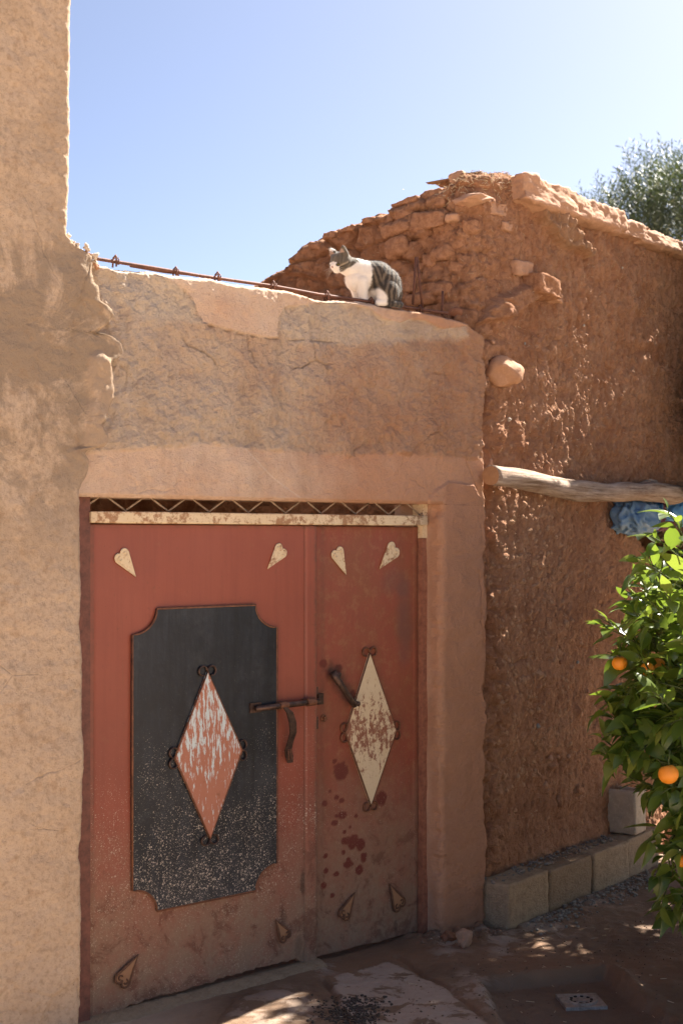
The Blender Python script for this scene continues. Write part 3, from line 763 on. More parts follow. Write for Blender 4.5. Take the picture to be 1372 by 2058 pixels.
# ------------------------------------------------------------------ gate materials
def specks(m, scale, size, dens, rot=0.0):
    n = m.N.new('ShaderNodeTexVoronoi'); m.put(n.inputs['Vector'], m.mapv((1, 0, 1), (0, rot, 0), (0, 0, 0))); n.inputs['Scale'].default_value = scale
    n.voronoi_dimensions = '3D'
    q = m.N.new('ShaderNodeSeparateColor'); m.t.links.new(n.outputs['Color'], q.inputs[0])
    thr = m.mul(m.mul(m.math('POWER', q.outputs[0], 3.5), size), dens)
    return m.math('LESS_THAN', n.outputs['Distance'], thr)
def all_specks(m, k=1.0, top=1.6):
    z = m.add(m.xyz('Z'), m.mul(m.add(m.noise(5, 4, .7), -.5), .5))
    dens = m.ramp(z, [(.0, 1.0 * k), (.45, 1.0 * k), (.8, .72 * k), (1.0, .36 * k)])
    dens = m.mul(dens, m.ramp(m.noise(6, 5, .7), [(.36, .35), (.64, 1)]))
    d2 = m.mul(dens, m.math('SUBTRACT', top, m.xyz('Z'), True))
    a = specks(m, 120, .52, m.math('MINIMUM', d2, 1.0)); b = specks(m, 230, .60, m.math('MINIMUM', m.mul(d2, 1.15), 1.0), .6); c = specks(m, 60, .30, m.mul(d2, .9), 1.1)
    e = specks(m, 380, .62, m.math('MINIMUM', m.mul(d2, .9), 1.0), .3); a = m.math('MAXIMUM', a, e)
    return m.math('MAXIMUM', m.math('MAXIMUM', a, b), c)
def dust(m, c, hi=.62, amt=.85):
    z = m.add(m.xyz('Z'), m.mul(m.add(m.noise(4.5, 7, .7), -.5), .75))
    z = m.add(z, m.mul(m.add(m.noise(1, 5, .7, vec=m.mapv((16, 1, 1.2))), -.5), .45))
    f = m.mul(m.mul(m.ramp(z, [(.10, 1), (hi * .55, .6), (hi, 0)]), amt), m.ramp(m.noise(14, 7, .75), [(.32, .55), (.56, 1)]))
    c = m.mix(f, c, m.mix(m.noise(60, 5, .75), (.185, .108, .066), (.35, .235, .152)))
    return c, f
def m_red(right=False):
    m = Mat('red_paint_worn' if right else 'red_paint', .55, .4)
    st = m.noise(1, 5, .65, vec=m.mapv((26, 1, 1.6)))
    c = m.mix(m.noise(2.4, 5, .6), (.265, .068, .038), (.325, .088, .050))
    c = m.mix(m.ramp(st, [(.45, 0), (.75, .45)]), c, (.21, .052, .031))
    if right:
        c = m.mix(m.ramp(m.noise(3.6, 8, .72, dist=.5), [(.44, 0), (.62, .75)]), c, (.25, .088, .042))
        c = m.mix(m.ramp(m.noise(20, 7, .75), [(.50, 0), (.66, .7)]), c, (.33, .145, .068))
        c = m.mix(m.mul(m.attr('b'), .7), c, (.175, .080, .062))
        c = m.mix(m.ramp(m.noise(130, 3, .7), [(.60, 0), (.70, .5)]), c, (.16, .055, .03))
    else:
        c = m.mix(m.ramp(m.noise(16, 8, .75), [(.60, 0), (.72, .6)]), c, (.30, .12, .06))
        c = m.mix(m.ramp(m.noise(3, 3, .5), [(.5, 0), (.7, .2)]), c, (.35, .115, .07))
    c = m.mix(m.ramp(m.noise(1.6, 5, .65), [(.35, .35), (.55, 0)]), c, (.19, .058, .036))
    c = m.mix(m.ramp(m.noise(55, 6, .8), [(.60, 0), (.67, .6)]), c, (.17, .062, .032))
    c = m.mix(m.mul(m.ramp(m.noise(1, 3, .5, vec=m.mapv((150, 1, 14), (0, .9, 0))), [(.73, 0), (.76, .5)]), m.ramp(m.noise(3, 2), [(.5, 0), (.6, 1)])), c, (.52, .27, .19))
    run = m.noise(1, 6, .7, vec=m.mapv((38, 1, 1.3), (0, 0, 0), (4, 0, 2)))
    c = m.mix(m.mul(m.ramp(run, [(.60, 0), (.70, .7)]), m.ramp(m.noise(2.5, 4), [(.42, 0), (.6, 1)])), c, (.20, .078, .036))
    lowb = m.mul(m.ramp(m.xyz('Z'), [(.35, 1), (.75, 0)]), m.ramp(m.noise(9, 7, .75, dist=.6), [(.52, 0), (.60, .8)]))
    edge = m.attr('g')
    c = m.mix(m.mul(edge, m.ramp(m.noise(30, 6, .7), [(.3, 0), (.6, .85)])), c, (.155, .062, .036))
    c, f = dust(m, c, .82 if right else .74, .98)
    c = m.mix(m.mul(lowb, .75), c, (.125, .048, .028))
    c = m.mix(m.attr('r'), c, (.135, .026, .016))
    c = m.mix(m.mul(m.attr('a'), .9), c, (.035, .022, .016))
    s = all_specks(m, .55 if right else 1.0)
    c = m.mix(m.mul(s, .8), c, m.mix(m.ramp(m.xyz('Z'), [(.2, 0), (.8, 1)]), (.38, .27, .18), (.56, .44, .33)))
    r = m.ramp(f, [(0, .5), (.6, .95)])
    h = m.add(m.add(m.mul(m.noise(40, 5, .7), .5), m.mul(m.noise(7, 3), .6)), m.mul(s, .3))
    return m.done(c, m.bump(h, .30, .004), r)
def m_black():
    m = Mat('black_paint_spattered', .45, .45)
    st = m.noise(1, 6, .7, vec=m.mapv((22, 1, 2.0)))
    c = m.mix(m.ramp(st, [(.35, 0), (.72, 1)]), (.006, .007, .010), (.022, .025, .033))
    c = m.mix(m.ramp(m.noise(3.5, 6, .7), [(.50, 0), (.7, .6)]), c, (.055, .056, .060))
    c = m.mix(m.ramp(m.noise(11, 6, .7), [(.38, .8), (.52, 0)]), c, (.008, .008, .011))
    c = m.mix(m.ramp(m.noise(1, 6, .7, vec=m.mapv((30, 1, 1.6), (0, 0, 0), (9, 0, 3))), [(.56, 0), (.66, .85)]), c, (.006, .006, .008))
    f = dust(m, c, .62, .55)[1]; c = m.mix(f, c, (.105, .095, .085))
    s = all_specks(m, 1.25, 1.6)
    c = m.mix(m.mul(s, .9), c, (.50, .42, .33))
    scr = m.ramp(m.noise(1, 2, .5, vec=m.mapv((220, 1, 9), (0, .45, 0))), [(.76, 0), (.78, 1)])
    c = m.mix(m.mul(scr, .35), c, (.25, .24, .24))
    return m.done(c, m.bump(m.add(m.noise(30, 5, .7), m.mul(s, .4)), .3, .004), m.ramp(f, [(0, .42), (.5, .9)]))
def m_cream(name, rustiness=.5, a=(.66, .50, .29), b=(.76, .62, .42)):
    m = Mat(name, .6, .35)
    c = m.mix(m.noise(12, 5, .65), a, b)
    c = m.mix(m.ramp(m.add(m.noise(24, 8, .78), m.mul(m.add(m.noise(4, 4), -.5), .45)), [(.60 - .08 * rustiness, 0), (.62 - .04 * rustiness, .85)]), c, (.30, .135, .055))
    c = m.mix(m.ramp(m.noise(90, 4, .75), [(.56, 0), (.68, .7)]), c, (.42, .20, .085))
    return m.done(c, m.bump(m.noise(60, 5, .7), .4, .003))
def m_dia_left():
    m = Mat('salmon_and_blue_flaking_paint', .6, .35)
    c = m.mix(m.noise(16, 6, .7), (.37, .135, .075), (.47, .20, .125))
    lo = m.ramp(m.add(m.xyz('Z'), m.mul(m.add(m.noise(10, 3), -.5), .3)), [(.55, .0), (.80, .07), (1.0, .17)])
    n = m.add(m.noise(1, 8, .75, vec=m.mapv((62, 1, 13), (0, .12, 0))), m.mul(lo, .62))
    c = m.mix(m.ramp(n, [(.595, 0), (.63, .95)]), c, m.mix(m.noise(40, 3), (.50, .62, .62), (.66, .70, .66)))
    c = m.mix(m.ramp(m.noise(24, 7, .75), [(.60, 0), (.66, .85)]), c, (.27, .105, .05))
    return m.done(c, m.bump(m.noise(40, 6, .7), .4, .003))
def m_dia_right():
    m = Mat('cream_flaking_paint', .6, .35)
    c = m.mix(m.noise(9, 5, .65), (.62, .46, .265), (.74, .60, .40))
    z = m.xyz('Z'); dz = m.math('ABSOLUTE', m.add(z, -.90))
    n = m.add(m.noise(1, 9, .80, vec=m.mapv((40, 1, 22))), m.mul(m.ramp(dz, [(.02, 1), (.26, .1)]), .17))
    c = m.mix(m.ramp(n, [(.635, 0), (.67, .95)]), c, m.mix(m.noise(40, 4), (.20, .06, .036), (.31, .115, .06)))
    c = m.mix(m.ramp(m.noise(75, 5, .75), [(.57, 0), (.70, .6)]), c, (.44, .22, .09))
    return m.done(c, m.bump(m.noise(40, 6, .7), .4, .003))
def m_iron(name, a, b, r=.6, metal=.3):
    m = Mat(name, r, .4)
    c = m.mix(m.ramp(m.noise(35, 6, .75), [(.35, 0), (.65, 1)]), a, b)
    return m.done(c, m.bump(m.noise(120, 5, .7), .4, .002), None, metal)
M_RED = m_red(); M_RED2 = m_red(True); M_BLACK = m_black()
M_CREAM = m_cream('cream_paint_rusted', 1.2); M_HEART = m_cream('cream_heart_paint', .9); M_HEARTD = m_cream('dusty_heart_paint', .5, (.27, .13, .062), (.38, .21, .11))
M_DL = m_dia_left(); M_DR = m_dia_right()
M_RUST = m_iron('rusty_iron', (.10, .042, .024), (.24, .10, .05)); M_DARKIRON = m_iron('dark_worn_iron', (.045, .030, .025), (.13, .075, .055), .45, .6)
M_REBAR = m_iron('rebar_rust', (.085, .036, .024), (.19, .075, .042), .7, .2)
M_FRAME = m_iron('frame_red_brown', (.115, .048, .034), (.22, .085, .055), .7, 0)
M_JAMB = m_iron('jamb_red_paint', (.20, .075, .045), (.36, .15, .085), .7, 0)
M_HRIM = m_iron('dusty_rust_rim', (.085, .040, .022), (.19, .088, .046), .8, 0)
M_WIRE = m_iron('dusty_wire', (.20, .135, .085), (.42, .32, .22), .7, 0)

# ------------------------------------------------------------------ the gate
gate = thing('metal_gate', 'red double metal gate with black panel, diamonds and heart ornaments', 'gate', MF)
def leaf(name, sL, sR, zbot, ztop, y, mat, attr_fn, nS, nZ, label):
    ss = np.linspace(sL, sR, nS); tt = np.linspace(0, 1, nZ); S, T = np.meshgrid(ss, tt)
    zb = zbot(ss); Z = zb[None, :] + (ztop - zb[None, :]) * T
    Hh = .0030 * fbm(S * 2.2, Z * 1.6, 3, 131 + nS) + .0006 * fbm(S * 14, Z * 14, 3, 133)
    Hh2, A = attr_fn(S, Z); Hh = Hh + Hh2
    o = grid_mesh(name, np.stack([S, y - Hh, Z], -1), mat, gate, back=(0, .03, 0), attr=A)
    o['label'] = label; return o
YL, YR = -.034, -.004
sA, sB = F(179, 1500, .034)[0], F(634, 1500, .034)[0]
zT = F(400, 1055, .034)[1]
def zbot_l(s):
    px = (s - sA) / (sB - sA)
    z = .012 + .020 * sst(.05, .25, px) + .012 * sst(.2, .8, px) - .035 * sst(.90, .96, px)
    return z + .010 * fbm(s * 22, s * 0 + 2, 5, 141, .65) * sst(.03, .15, px) * (1 - sst(.88, .94, px))
def attr_l(S, Z):
    rim = np.minimum.reduce([S - sA, sB - S, zT - Z])
    line = lambda x, wd: np.exp(-((S - F(x, 1500, .034)[0]) / wd) ** 2)
    Hh = .006 * sst(.0, .004, S - F(613, 1500, .034)[0]) - .003 * line(613, .003) + .004 * line(187, .004)
    bent = sst(.25, .0, Z) * .012 * fbm(S * 5, Z * 5, 3, 143)
    g = np.clip(np.exp(-(rim / .012) ** 2) + .7 * line(187, .004) + .9 * line(612, .004) + .5 * line(622, .003) + .6 * line(632, .006), 0, 1)
    px = np.zeros(S.shape)
    for (x, y, rx, ry, k) in ((608, 1775, .012, .06, .8), (600, 1900, .02, .05, .4), (570, 1845, .015, .04, .5)):
        c = F(x, y, .034); px = np.maximum(px, k * sst(1.2, .6, np.hypot((S - c[0]) / rx, (Z - c[1]) / ry) + .5 * fbm(S * 40, Z * 40, 3, 145)))
    return Hh + bent, np.stack([px * .0, g, S * 0, px * .75], -1)
left_leaf = leaf('door_leaf', sA, sB, zbot_l, zT, YL, M_RED, attr_l, 250, 430, 'wide red door leaf with a black notched panel')
sC, sD = F(634, 1500, .004)[0] - .03, F(839, 1500, .004)[0]
def zbot_r(s): return .018 + .006 * fbm(s * 8, s * 0, 3, 147)
zT2 = F(740, 1058, .004)[1]
def attr_r(S, Z):
    rim = np.minimum.reduce([sD - S, zT2 - Z, Z - .01])
    line = lambda x, wd: np.exp(-((S - F(x, 1500, .004)[0]) / wd) ** 2)
    g = np.clip(np.exp(-(rim / .010) ** 2) + .5 * line(833, .003) + .6 * line(648, .012), 0, 1)  # edge wear, plus a painted strip for the wide leaf's shadow
    r_ = np.zeros(S.shape); wv = .5 * fbm(S * 55, Z * 55, 3, 149)
    blots = [(685, 1550, 15, 18), (672, 1530, 5, 5), (676, 1603, 5, 5), (686, 1609, 5, 5), (688, 1638, 9, 8), (652, 1615, 5, 7), (672, 1654, 7, 6), (692, 1672, 4, 4), (694, 1690, 9, 8), (709, 1692, 12, 14), (724, 1697, 10, 12),
             (700, 1728, 5, 5), (731, 1723, 7, 10), (700, 1737, 10, 8), (722, 1748, 8, 10), (676, 1757, 6, 5), (654, 1720, 5, 5), (690, 1713, 4, 5), (655, 1750, 5, 6), (715, 1640, 4, 4), (650, 1333, 8, 8), (680, 1345, 8, 10), (708, 1400, 6, 14), (766, 1605, 12, 14), (650, 1780, 6, 7), (668, 1800, 5, 5), (676, 1640, 4, 4), (663, 1590, 3, 3), (703, 1662, 3, 3)]
    for (x, y, rx, ry) in blots:
        c = F(x, y, .004); k = .0021
        r_ = np.maximum(r_, .92 * sst(1.15, .85, np.hypot((S - c[0]) / (rx * k * 1.25), (Z - c[1]) / (ry * k)) + wv * .55))
    sm = linedist([F(666, 1345, .004), F(700, 1400, .004)], S, Z)
    a = .85 * sst(.055, .0, sm + .018 * fbm(S * 25, Z * 25, 4, 151))
    c1 = F(812, 1250, .004); c2 = F(795, 1170, .004)
    b = sst(1.3, .3, np.hypot((S - c1[0]) / .05, (Z - c1[1]) / .20) + .35 * fbm(S * 12, Z * 12, 3, 153)) + .6 * sst(1.2, .3, np.hypot((S - c2[0]) / .10, (Z - c2[1]) / .06) + .4 * fbm(S * 9, Z * 9, 3, 154))
    a = np.maximum(a, .5 * sst(1.1, .7, np.hypot((S - F(795, 1862, .004)[0]) / .01, (Z - F(795, 1862, .004)[1]) / .03)))
    return .003 * line(833, .003), np.stack([r_, g, np.clip(b, 0, 1), a], -1)
right_leaf = leaf('door_leaf', sC, sD, zbot_r, zT2, YR, M_RED2, attr_r, 120, 430, 'narrow rusty red door leaf with a cream diamond')

# black panel with scooped corners
def panel_outline(x0, x1, z0, z1, r):
    pts = []
    for (cx_, cz, a0, a1) in ((x0, z0, 90, 0), (x1, z0, 180, 90), (x1, z1, 270, 180), (x0, z1, 360, 270)):
        for k in range(9):
            a = math.radians(a0 + (a1 - a0) * k / 8); pts.append((cx_ + r * math.cos(a), cz + r * .86 * math.sin(a)))
    return pts
p0 = F(265, 1500, .04)[0]; p1 = F(555, 1500, .04)[0]
pz1 = (F(322, 1222, .04)[1] + F(498, 1217, .04)[1]) / 2; pz0 = (F(507, 1790, .04)[1] + F(332, 1828, .04)[1]) / 2
out = panel_outline(p0, p1, pz0, pz1, .105)
g_ = MB(); g_.prism(out, YL - .012, YL + .002); pan = g_.build('panel', M_BLACK, left_leaf)
pan['label'] = 'black spattered panel with scooped corners'
g_ = MB(); g_.tube([(x, YL - .011, z) for x, z in out], .0042, 6, closed=True); g_.build('panel_rim', M_RUST, left_leaf, True)

def diamond(parent, c_px, proud, y, mat, label, thin):
    P = [F(x, yy, proud) for x, yy in c_px]     # top, right, bottom, left
    g = MB(); g.prism([P[0], P[3], P[2], P[1]][::-1], y - .010, y, .003); o = g.build('diamond', mat, parent); o['label'] = label
    g = MB(); g.tube([(p[0], y - .008, p[1]) for p in P], .0045, 6, closed=True); g.build('diamond_rim', M_RUST, parent, True)
    cen = ((P[0][0] + P[2][0]) / 2, (P[1][1] + P[3][1]) / 2)
    for i, p in enumerate(P):
        e = Vector((p[0] - cen[0], p[1] - cen[1])).normalized()
        if i in (0, 2): e = Vector((0, 1 if i == 0 else -1))
        else: e = Vector((1 if i == 1 else -1, 0))
        f = Vector((-e.y, e.x)); r = .0205
        for sg in (-1, 1):
            c = Vector(p) + f * sg * r * 1.02 + e * r * .15; pts = []
            for k in range(15):
                a = math.radians(185 - 290 * k / 14); rr = r * (1 - .25 * k / 14)
                q = c + (f * sg * math.cos(a) + e * math.sin(a)) * rr
                pts.append((q.x, y - .006, q.y))
            g = MB(); g.tube(pts, .0036, 6, flat=1.6); g.build('scroll', M_DARKIRON if thin else M_RUST, parent, True)
diamond(left_leaf, ((415, 1350), (484, 1507), (420, 1685), (349, 1523)), .046, YL - .012, M_DL, 'salmon diamond with flaking pale blue paint', True)
diamond(right_leaf, ((740, 1312), (793, 1468), (742, 1618), (691, 1472)), .004, YR - .001, M_DR, 'cream diamond with flaking rust brown centre', False)

def heart(parent, tip, lobe, proud, y, mat, label):
    if mat is M_HEARTD: y -= .005 if parent is right_leaf else .009
    a = Vector(F(*tip, proud)); b = Vector(F(*lobe, proud)); d = b - a; L = d.length * 1.10; d.normalize(); n = Vector((-d.y, d.x))
    wd = L * .25; pts = []
    for k in range(12):
        t = math.radians(-38 + 215 * k / 11); pts.append((wd * .52 + wd * .52 * math.cos(t), L * .80 + wd * .60 * math.sin(t)))
    half = [(0, 0), (wd * .42, L * .34)] + pts
    full = half + [(-x, z) for x, z in half[::-1][:-1]]
    P = [a + n * x + d * z for x, z in full]
    g = MB(); g.cur = 0
    c0 = a + d * L * .55
    k_ = len(P); vs_ = [(p.x, y - .006, p.y) for p in P] + [(c0.x, y - .009, c0.y)]
    g.add(vs_, [(i, (i + 1) % k_, k_) for i in range(k_)])
    g.cur = 1; g.tube([(p.x, y - .005, p.y) for p in P], .0034 if mat is M_HEART else .0050, 6, closed=True)
    for sg in (-1, 1):
        cc = a + d * L * .78 + n * sg * wd * .45
        g.tube([(q.x, y - .009, q.y) for q in [cc + (n * sg * math.cos(t) + d * math.sin(t)) * wd * .26 for t in [math.radians(-120 + 30 * j) for j in range(9)]]], .0022 if mat is M_HEART else .0034, 5)
    o = g.build('heart', [mat, mat if mat is M_HEART else M_HRIM], parent, True); o['label'] = label
heart(left_leaf, (271, 1158), (240, 1112), .034, YL, M_HEART, 'cream heart, upper left')
heart(left_leaf, (537, 1142), (566, 1102), .034, YL, M_HEART, 'cream heart, upper right')
heart(right_leaf, (693, 1154), (674, 1106), .004, YR, M_HEART, 'cream heart, upper left')
heart(right_leaf, (761, 1143), (792, 1100), .004, YR, M_HEART, 'cream heart, upper right')
heart(left_leaf, (273, 1918), (238, 1975), .034, YL, M_HEARTD, 'dusty brown heart near the bottom')
heart(left_leaf, (550, 1848), (571, 1884), .034, YL, M_HEARTD, 'dusty brown heart by the closing edge')
heart(right_leaf, (709, 1794), (686, 1842), .004, YR, M_HEARTD, 'dusty brown heart by the closing edge')
heart(right_leaf, (780, 1777), (801, 1822), .004, YR, M_HEARTD, 'dusty brown heart by the pillar')

# bolt with its hasp, on the wide leaf
def L3(px, py, proud): s_, z_ = F(px, py, proud); return (s_, -proud, z_)
yb = .034 + .034
g_ = MB(); g_.tube([L3(514, 1424, yb), L3(560, 1419, yb), L3(600, 1414, yb), L3(641, 1409, yb)], .0115, 12)
bolt = g_.build('bolt', M_DARKIRON, left_leaf, True)
for (x, y, r_) in ((569, 1418, .0155), (624, 1411, .0155)):
    a = Vector(L3(x - 8, y + 1, yb)); b = Vector(L3(x + 8, y - 1, yb))
    g_ = MB(); g_.tube([a, b], r_, 12); g_.box((min(a.x, b.x), -yb, a.z - .012), (max(a.x, b.x), YL + .001, a.z + .012)); g_.build('bolt_sleeve', M_RUST, left_leaf)
a = L3(508, 1434, yb); b = L3(530, 1412, yb)
g_ = MB(); g_.box((a[0], YL - .020, a[2]), (b[0], YL - .010, b[2])); g_.build('bolt_plate', M_DARKIRON, left_leaf)
g_ = MB(); hp = [(574, 1422, .085), (583, 1432, .088), (589, 1452, .086), (590, 1472, .080), (584, 1492, .070), (580, 1508, .062), (582, 1520, .060), (584, 1533, .058)]
pts = [Vector(L3(*p)) for p in hp]; wds = [.010, .015, .017, .016, .014, .016, .018, .012]
vs_ = []; 
for p, wd in zip(pts, wds): vs_ += [(p.x - wd, p.y, p.z), (p.x + wd, p.y, p.z), (p.x + wd, p.y + .006, p.z), (p.x - wd, p.y + .006, p.z)]
fs = []
for i in range(len(pts) - 1):
    for k in range(4): fs.append((4 * i + k, 4 * i + (k + 1) % 4, 4 * i + 4 + (k + 1) % 4, 4 * i + 4 + k))
fs += [(3, 2, 1, 0), (4 * len(pts) - 4, 4 * len(pts) - 3, 4 * len(pts) - 2, 4 * len(pts) - 1)]
g_.add(vs_, fs); g_.build('hasp', M_DARKIRON, left_leaf)
q0 = Vector(L3(582, 1506, .072)); q1 = Vector(L3(583, 1526, .072))
g_ = MB(); g_.tube([q0 + Vector((.006, 0, 0)), q1 + Vector((.006, 0, 0)), q1 - Vector((.006, 0, .0)), q0 - Vector((.006, 0, 0))], .0035, 6, closed=True); g_.build('staple', M_RUST, left_leaf, True)
g_ = MB(); g_.tube([L3(668, 1350, .034), L3(674, 1360, .045), L3(690, 1385, .048), L3(706, 1409, .045), L3(712, 1417, .036)], [.016, .0165, .0125, .013, .0135], 12); g_.build('handle', M_DARKIRON, right_leaf, True)
for (x, y, dr) in ((671, 1355, .019), (709, 1413, .016)):
    c = Vector(L3(x, y, .005)); g_ = MB(); g_.tube([c, c + Vector((0, -.036, 0))], .010, 10); g_.build('handle_post', M_DARKIRON, right_leaf, True)
c = Vector(L3(649, 1443, .004)); g_ = MB(); g_.tube([c, c + Vector((0, -.006, 0))], .016, 14); g_.tube([c + Vector((0, -.006, 0)), c + Vector((0, -.016, 0))], .009, 6); g_.build('nut', M_RUST, right_leaf)
a = L3(637, 1416, .02); b = L3(647, 1393, .02); g_ = MB(); g_.box((a[0], -.03, a[2]), (b[0], YR + .001, b[2])); g_.build('keeper', M_DARKIRON, right_leaf)
for (x0_, y0_, x1_, y1_) in ((634, 1380, 638, 1395), (634, 1440, 638, 1465)):
    a = F(x0_, y1_, .034); b = F(x1_, y0_, .034); g_ = MB(); g_.box((a[0], YL - .004, a[1]), (b[0], YL + .02, b[1])); g_.build('edge_scar', M_DARKIRON, left_leaf)

# frame, top bar and zigzag grille
sE = F(162, 1500, .05)[0] - .03
g_ = MB(); g_.box((sE, -.048, -.02), (sA - .003, .03, Z_LIN + .03)); g_.build('frame_post', M_FRAME, gate)
sG = F(853, 1500, .02)[0]
g_ = MB(); g_.box((sD + .002, -.030, -.02), (sG + .03, .03, F(845, 1082, .02)[1])); g_.build('frame_post', M_JAMB, gate)
g_ = MB(); g_.box((sD + .002, -.033, F(845, 1082, .02)[1] + .002), (sG + .03, .03, Z_LIN + .03)); g_.build('frame_post', M_CREAM, gate)
zb0 = (F(178, 1053, .06)[1] + F(838, 1055, .06)[1]) / 2; zb1 = (F(178, 1029, .06)[1] + F(838, 1034, .06)[1]) / 2
me = rough_block('top_bar', (sD - sA + .012, .05, zb1 - zb0), 4, M_CREAM, 14, .006, .0006, 8)
mesh_obj('top_bar', me, gate,  TR((sD + sA) / 2 + .0, -.036, zb0))
zw0, zw1 = zb1 + .003, Z_LIN + .012
s_a = F(214, 1000, .05)[0]; s_b = F(302, 1003, .05)[0]; stp = (s_b - s_a)
pk = s_a - stp; g_ = MB(); up_ = True; prev = None; x = pk
while x < sD + stp:
    for q0, q1 in (((x, zw1), (x + stp / 2, zw0)), ((x + stp / 2, zw0), (x + stp, zw1))):
        u0 = max(q0[0], sA); u1 = min(q1[0], sD)
        if u1 <= u0: continue
        f_ = lambda u: q0[1] + (q1[1] - q0[1]) * (u - q0[0]) / (q1[0] - q0[0])
        gg = MB(); gg.tube([(u0, -.030, f_(u0)), (u1, -.030, f_(u1))], .0036, 6); gg.build('grille_bar', M_WIRE, gate, True)
    x += stp
# threshold under the gate
thr_s = np.linspace(sE, sB + .02, 160); yy = np.linspace(0, 1, 14)
Sx, Yt = np.meshgrid(thr_s, yy); wd = .03 + .05 * np.sin(np.pi * np.clip(Yt, 0, 1))
Yv = -.095 + .15 * Yt + .008 * fbm(Sx * 8, Yt * 2, 3, 161); Zv = -.012 + .034 * np.sin(np.pi * np.clip(Yt * 1.1, 0, 1)) ** .6 + .004 * fbm(Sx * 25, Yt * 5, 4, 163)
grid_mesh('threshold', np.stack([Sx, Yv, Zv], -1), M_BLOCK, gate)

# ------------------------------------------------------------------ yard behind the gate
yard = thing('back_wall', 'shaded brown mud wall seen through the grille above the gate', 'wall', MF)
ss = np.linspace(-.8, 1.9, 160); zz = np.linspace(0, 2.1, 120); S, Z = np.meshgrid(ss, zz)
Hh = .04 * fbm(S * 2.5, Z * 2.5, 4, 171) + .012 * fbm(S * 12, Z * 12, 4, 173)
dk = sst(.02, -.02, np.abs(S - .62) - .17) * sst(1.98, 1.90, Z); Hh -= .5 * dk
grid_mesh('mud_face', np.stack([S, 1.5 - Hh, Z], -1), M_MUD, yard, back=(0, .3, 0), attr=np.zeros(S.shape + (4,)))
g_ = MB(); g_.box((-.9, .9, 2.12), (1.5, 2.3, 2.28)); g_.build('roof', M_MUD, yard)

# ------------------------------------------------------------------ reinforcing bars along the top of the gate wall
bars = thing('rebar_cage', 'long rusty reinforcing bar with wire ties along the wall top', 'rebar', MF)
def rebar(pts, rad, name, ribs=True):
    P = [Vector(p) for p in pts]; out = []; rs = []
    for a, b in zip(P[:-1], P[1:]):
        L = (b - a).length; n = max(2, int(L / (.0055 if ribs else .05)))
        for k in range(n):
            out.append(a.lerp(b, k / n)); rs.append(rad * (1.16 if ribs and k % 2 else .95))
    out.append(P[-1]); rs.append(rad)
    g = MB(); g.tube(out, rs, 7); return g.build(name, M_REBAR, bars, True)
dB = PW - .03
W3 = lambda px, py, d=dB: L3(px, py, d)
rebar([W3(194, 520), W3(300, 537), W3(400, 554), W3(470, 564), W3(548, 575), W3(640, 592), W3(720, 603), W3(800, 615), W3(860, 624), W3(899, 630)], .0062, 'bar')
rebar([W3(262, 534, dB - .02), W3(330, 546, dB - .02), W3(380, 551, dB - .02)], .0055, 'bar')
for (x, y) in ((231, 524), (352, 547), (436, 557), (548, 575), (656, 595), (744, 607), (842, 622)):
    c = Vector(W3(x, y)); g_ = MB(); rr = .016
    pts = [c + Vector((dx, dy, dz)) for dx, dy, dz in ((0, -.010, -.022), (0, -.011, .012), (.004, 0, .020), (.002, .012, .012), (0, .014, -.022))]
    g_.tube(pts, .0034, 6)
    g_.tube([c + Vector((.010 + .002 * math.sin(t), -.011 * math.cos(t), .012 * math.sin(t))) for t in [k * .9 for k in range(9)]], .0022, 5)
    g_.tube([c + Vector((-.022, .0, -.008)), c + Vector((0, -.010, .012)), c + Vector((.012, -.006, -.014))], .0028, 5)
    g_.build('tie', M_REBAR, bars, True)
hair = thing('bent_rebar', 'bent rusty rod standing up like a hairpin behind the cat', 'rebar', MF)
g_ = MB(); g_.tube([L3(829, 612, .02), L3(833, 560, .02), L3(835.5, 517, .02), L3(837.5, 516, .02), L3(842, 560, .02), L3(849, 622, .02)], .0056, 7); g_.build('rod', M_REBAR, hair, True)
stub = thing('rebar_stub', 'short rusty rod stub standing on the wall near the mud house', 'rebar', MF)
g_ = MB(); g_.tube([L3(888, 634, .03), L3(888.5, 610, .03), L3(889, 585, .03)], .0056, 7); g_.build('rod', M_REBAR, stub, True)

# ------------------------------------------------------------------ log, stick and sacks
log = thing('wooden_log', 'weathered grey wooden log set along the mud wall', 'log', MR)
a = R(986, 959, .105); b = R(1366, 1000, .105)
n = 60; pts = []; rs = []
for k in range(n + 1):
    f = k / n; x = a[0] + (b[0] - a[0]) * f; z = a[1] + (b[1] - a[1]) * f + .012 * math.sin(f * 9 + .6) - .008 * math.sin(f * 4)
    pts.append((x, -.105 + .012 * math.sin(f * 5), z)); rs.append((.043 + .008 * f) * (1 if f < .93 else 1 - (f - .93) * 7))
g_ = MB(); g_.tube(pts, rs, 28); lo = g_.build('log_body', M_WOOD, log, True)
for v in lo.data.vertices:
    p = v.co; k = mnoise.noise(Vector((p.x * 5, p.y * 20, p.z * 20))) * .010 + mnoise.noise(Vector((p.x * 9, p.y * 70, p.z * 70))) * .004
    c = Vector(pts[int(max(0, min(n, round((p.x - a[0]) / (b[0] - a[0]) * n))))]); d = (p - c); d.x = 0
    if d.length > 1e-5: v.co = p + d.normalized() * k
g_ = MB(); c = Vector(pts[0]); ring = [(c.x - .002 - .004 * math.cos(t), c.y + .041 * math.cos(t), c.z + .041 * math.sin(t)) for t in [k * math.pi / 12 for k in range(24)]]
g_.add(ring + [(c.x - .009, c.y, c.z)] + [(x + .012, y, z) for x, y, z in ring], [(k, (k + 1) % 24, 24) for k in range(24)] + [(k, 25 + k, 25 + (k + 1) % 24, (k + 1) % 24) for k in range(24)]); g_.build('cut_end', M_END, log)
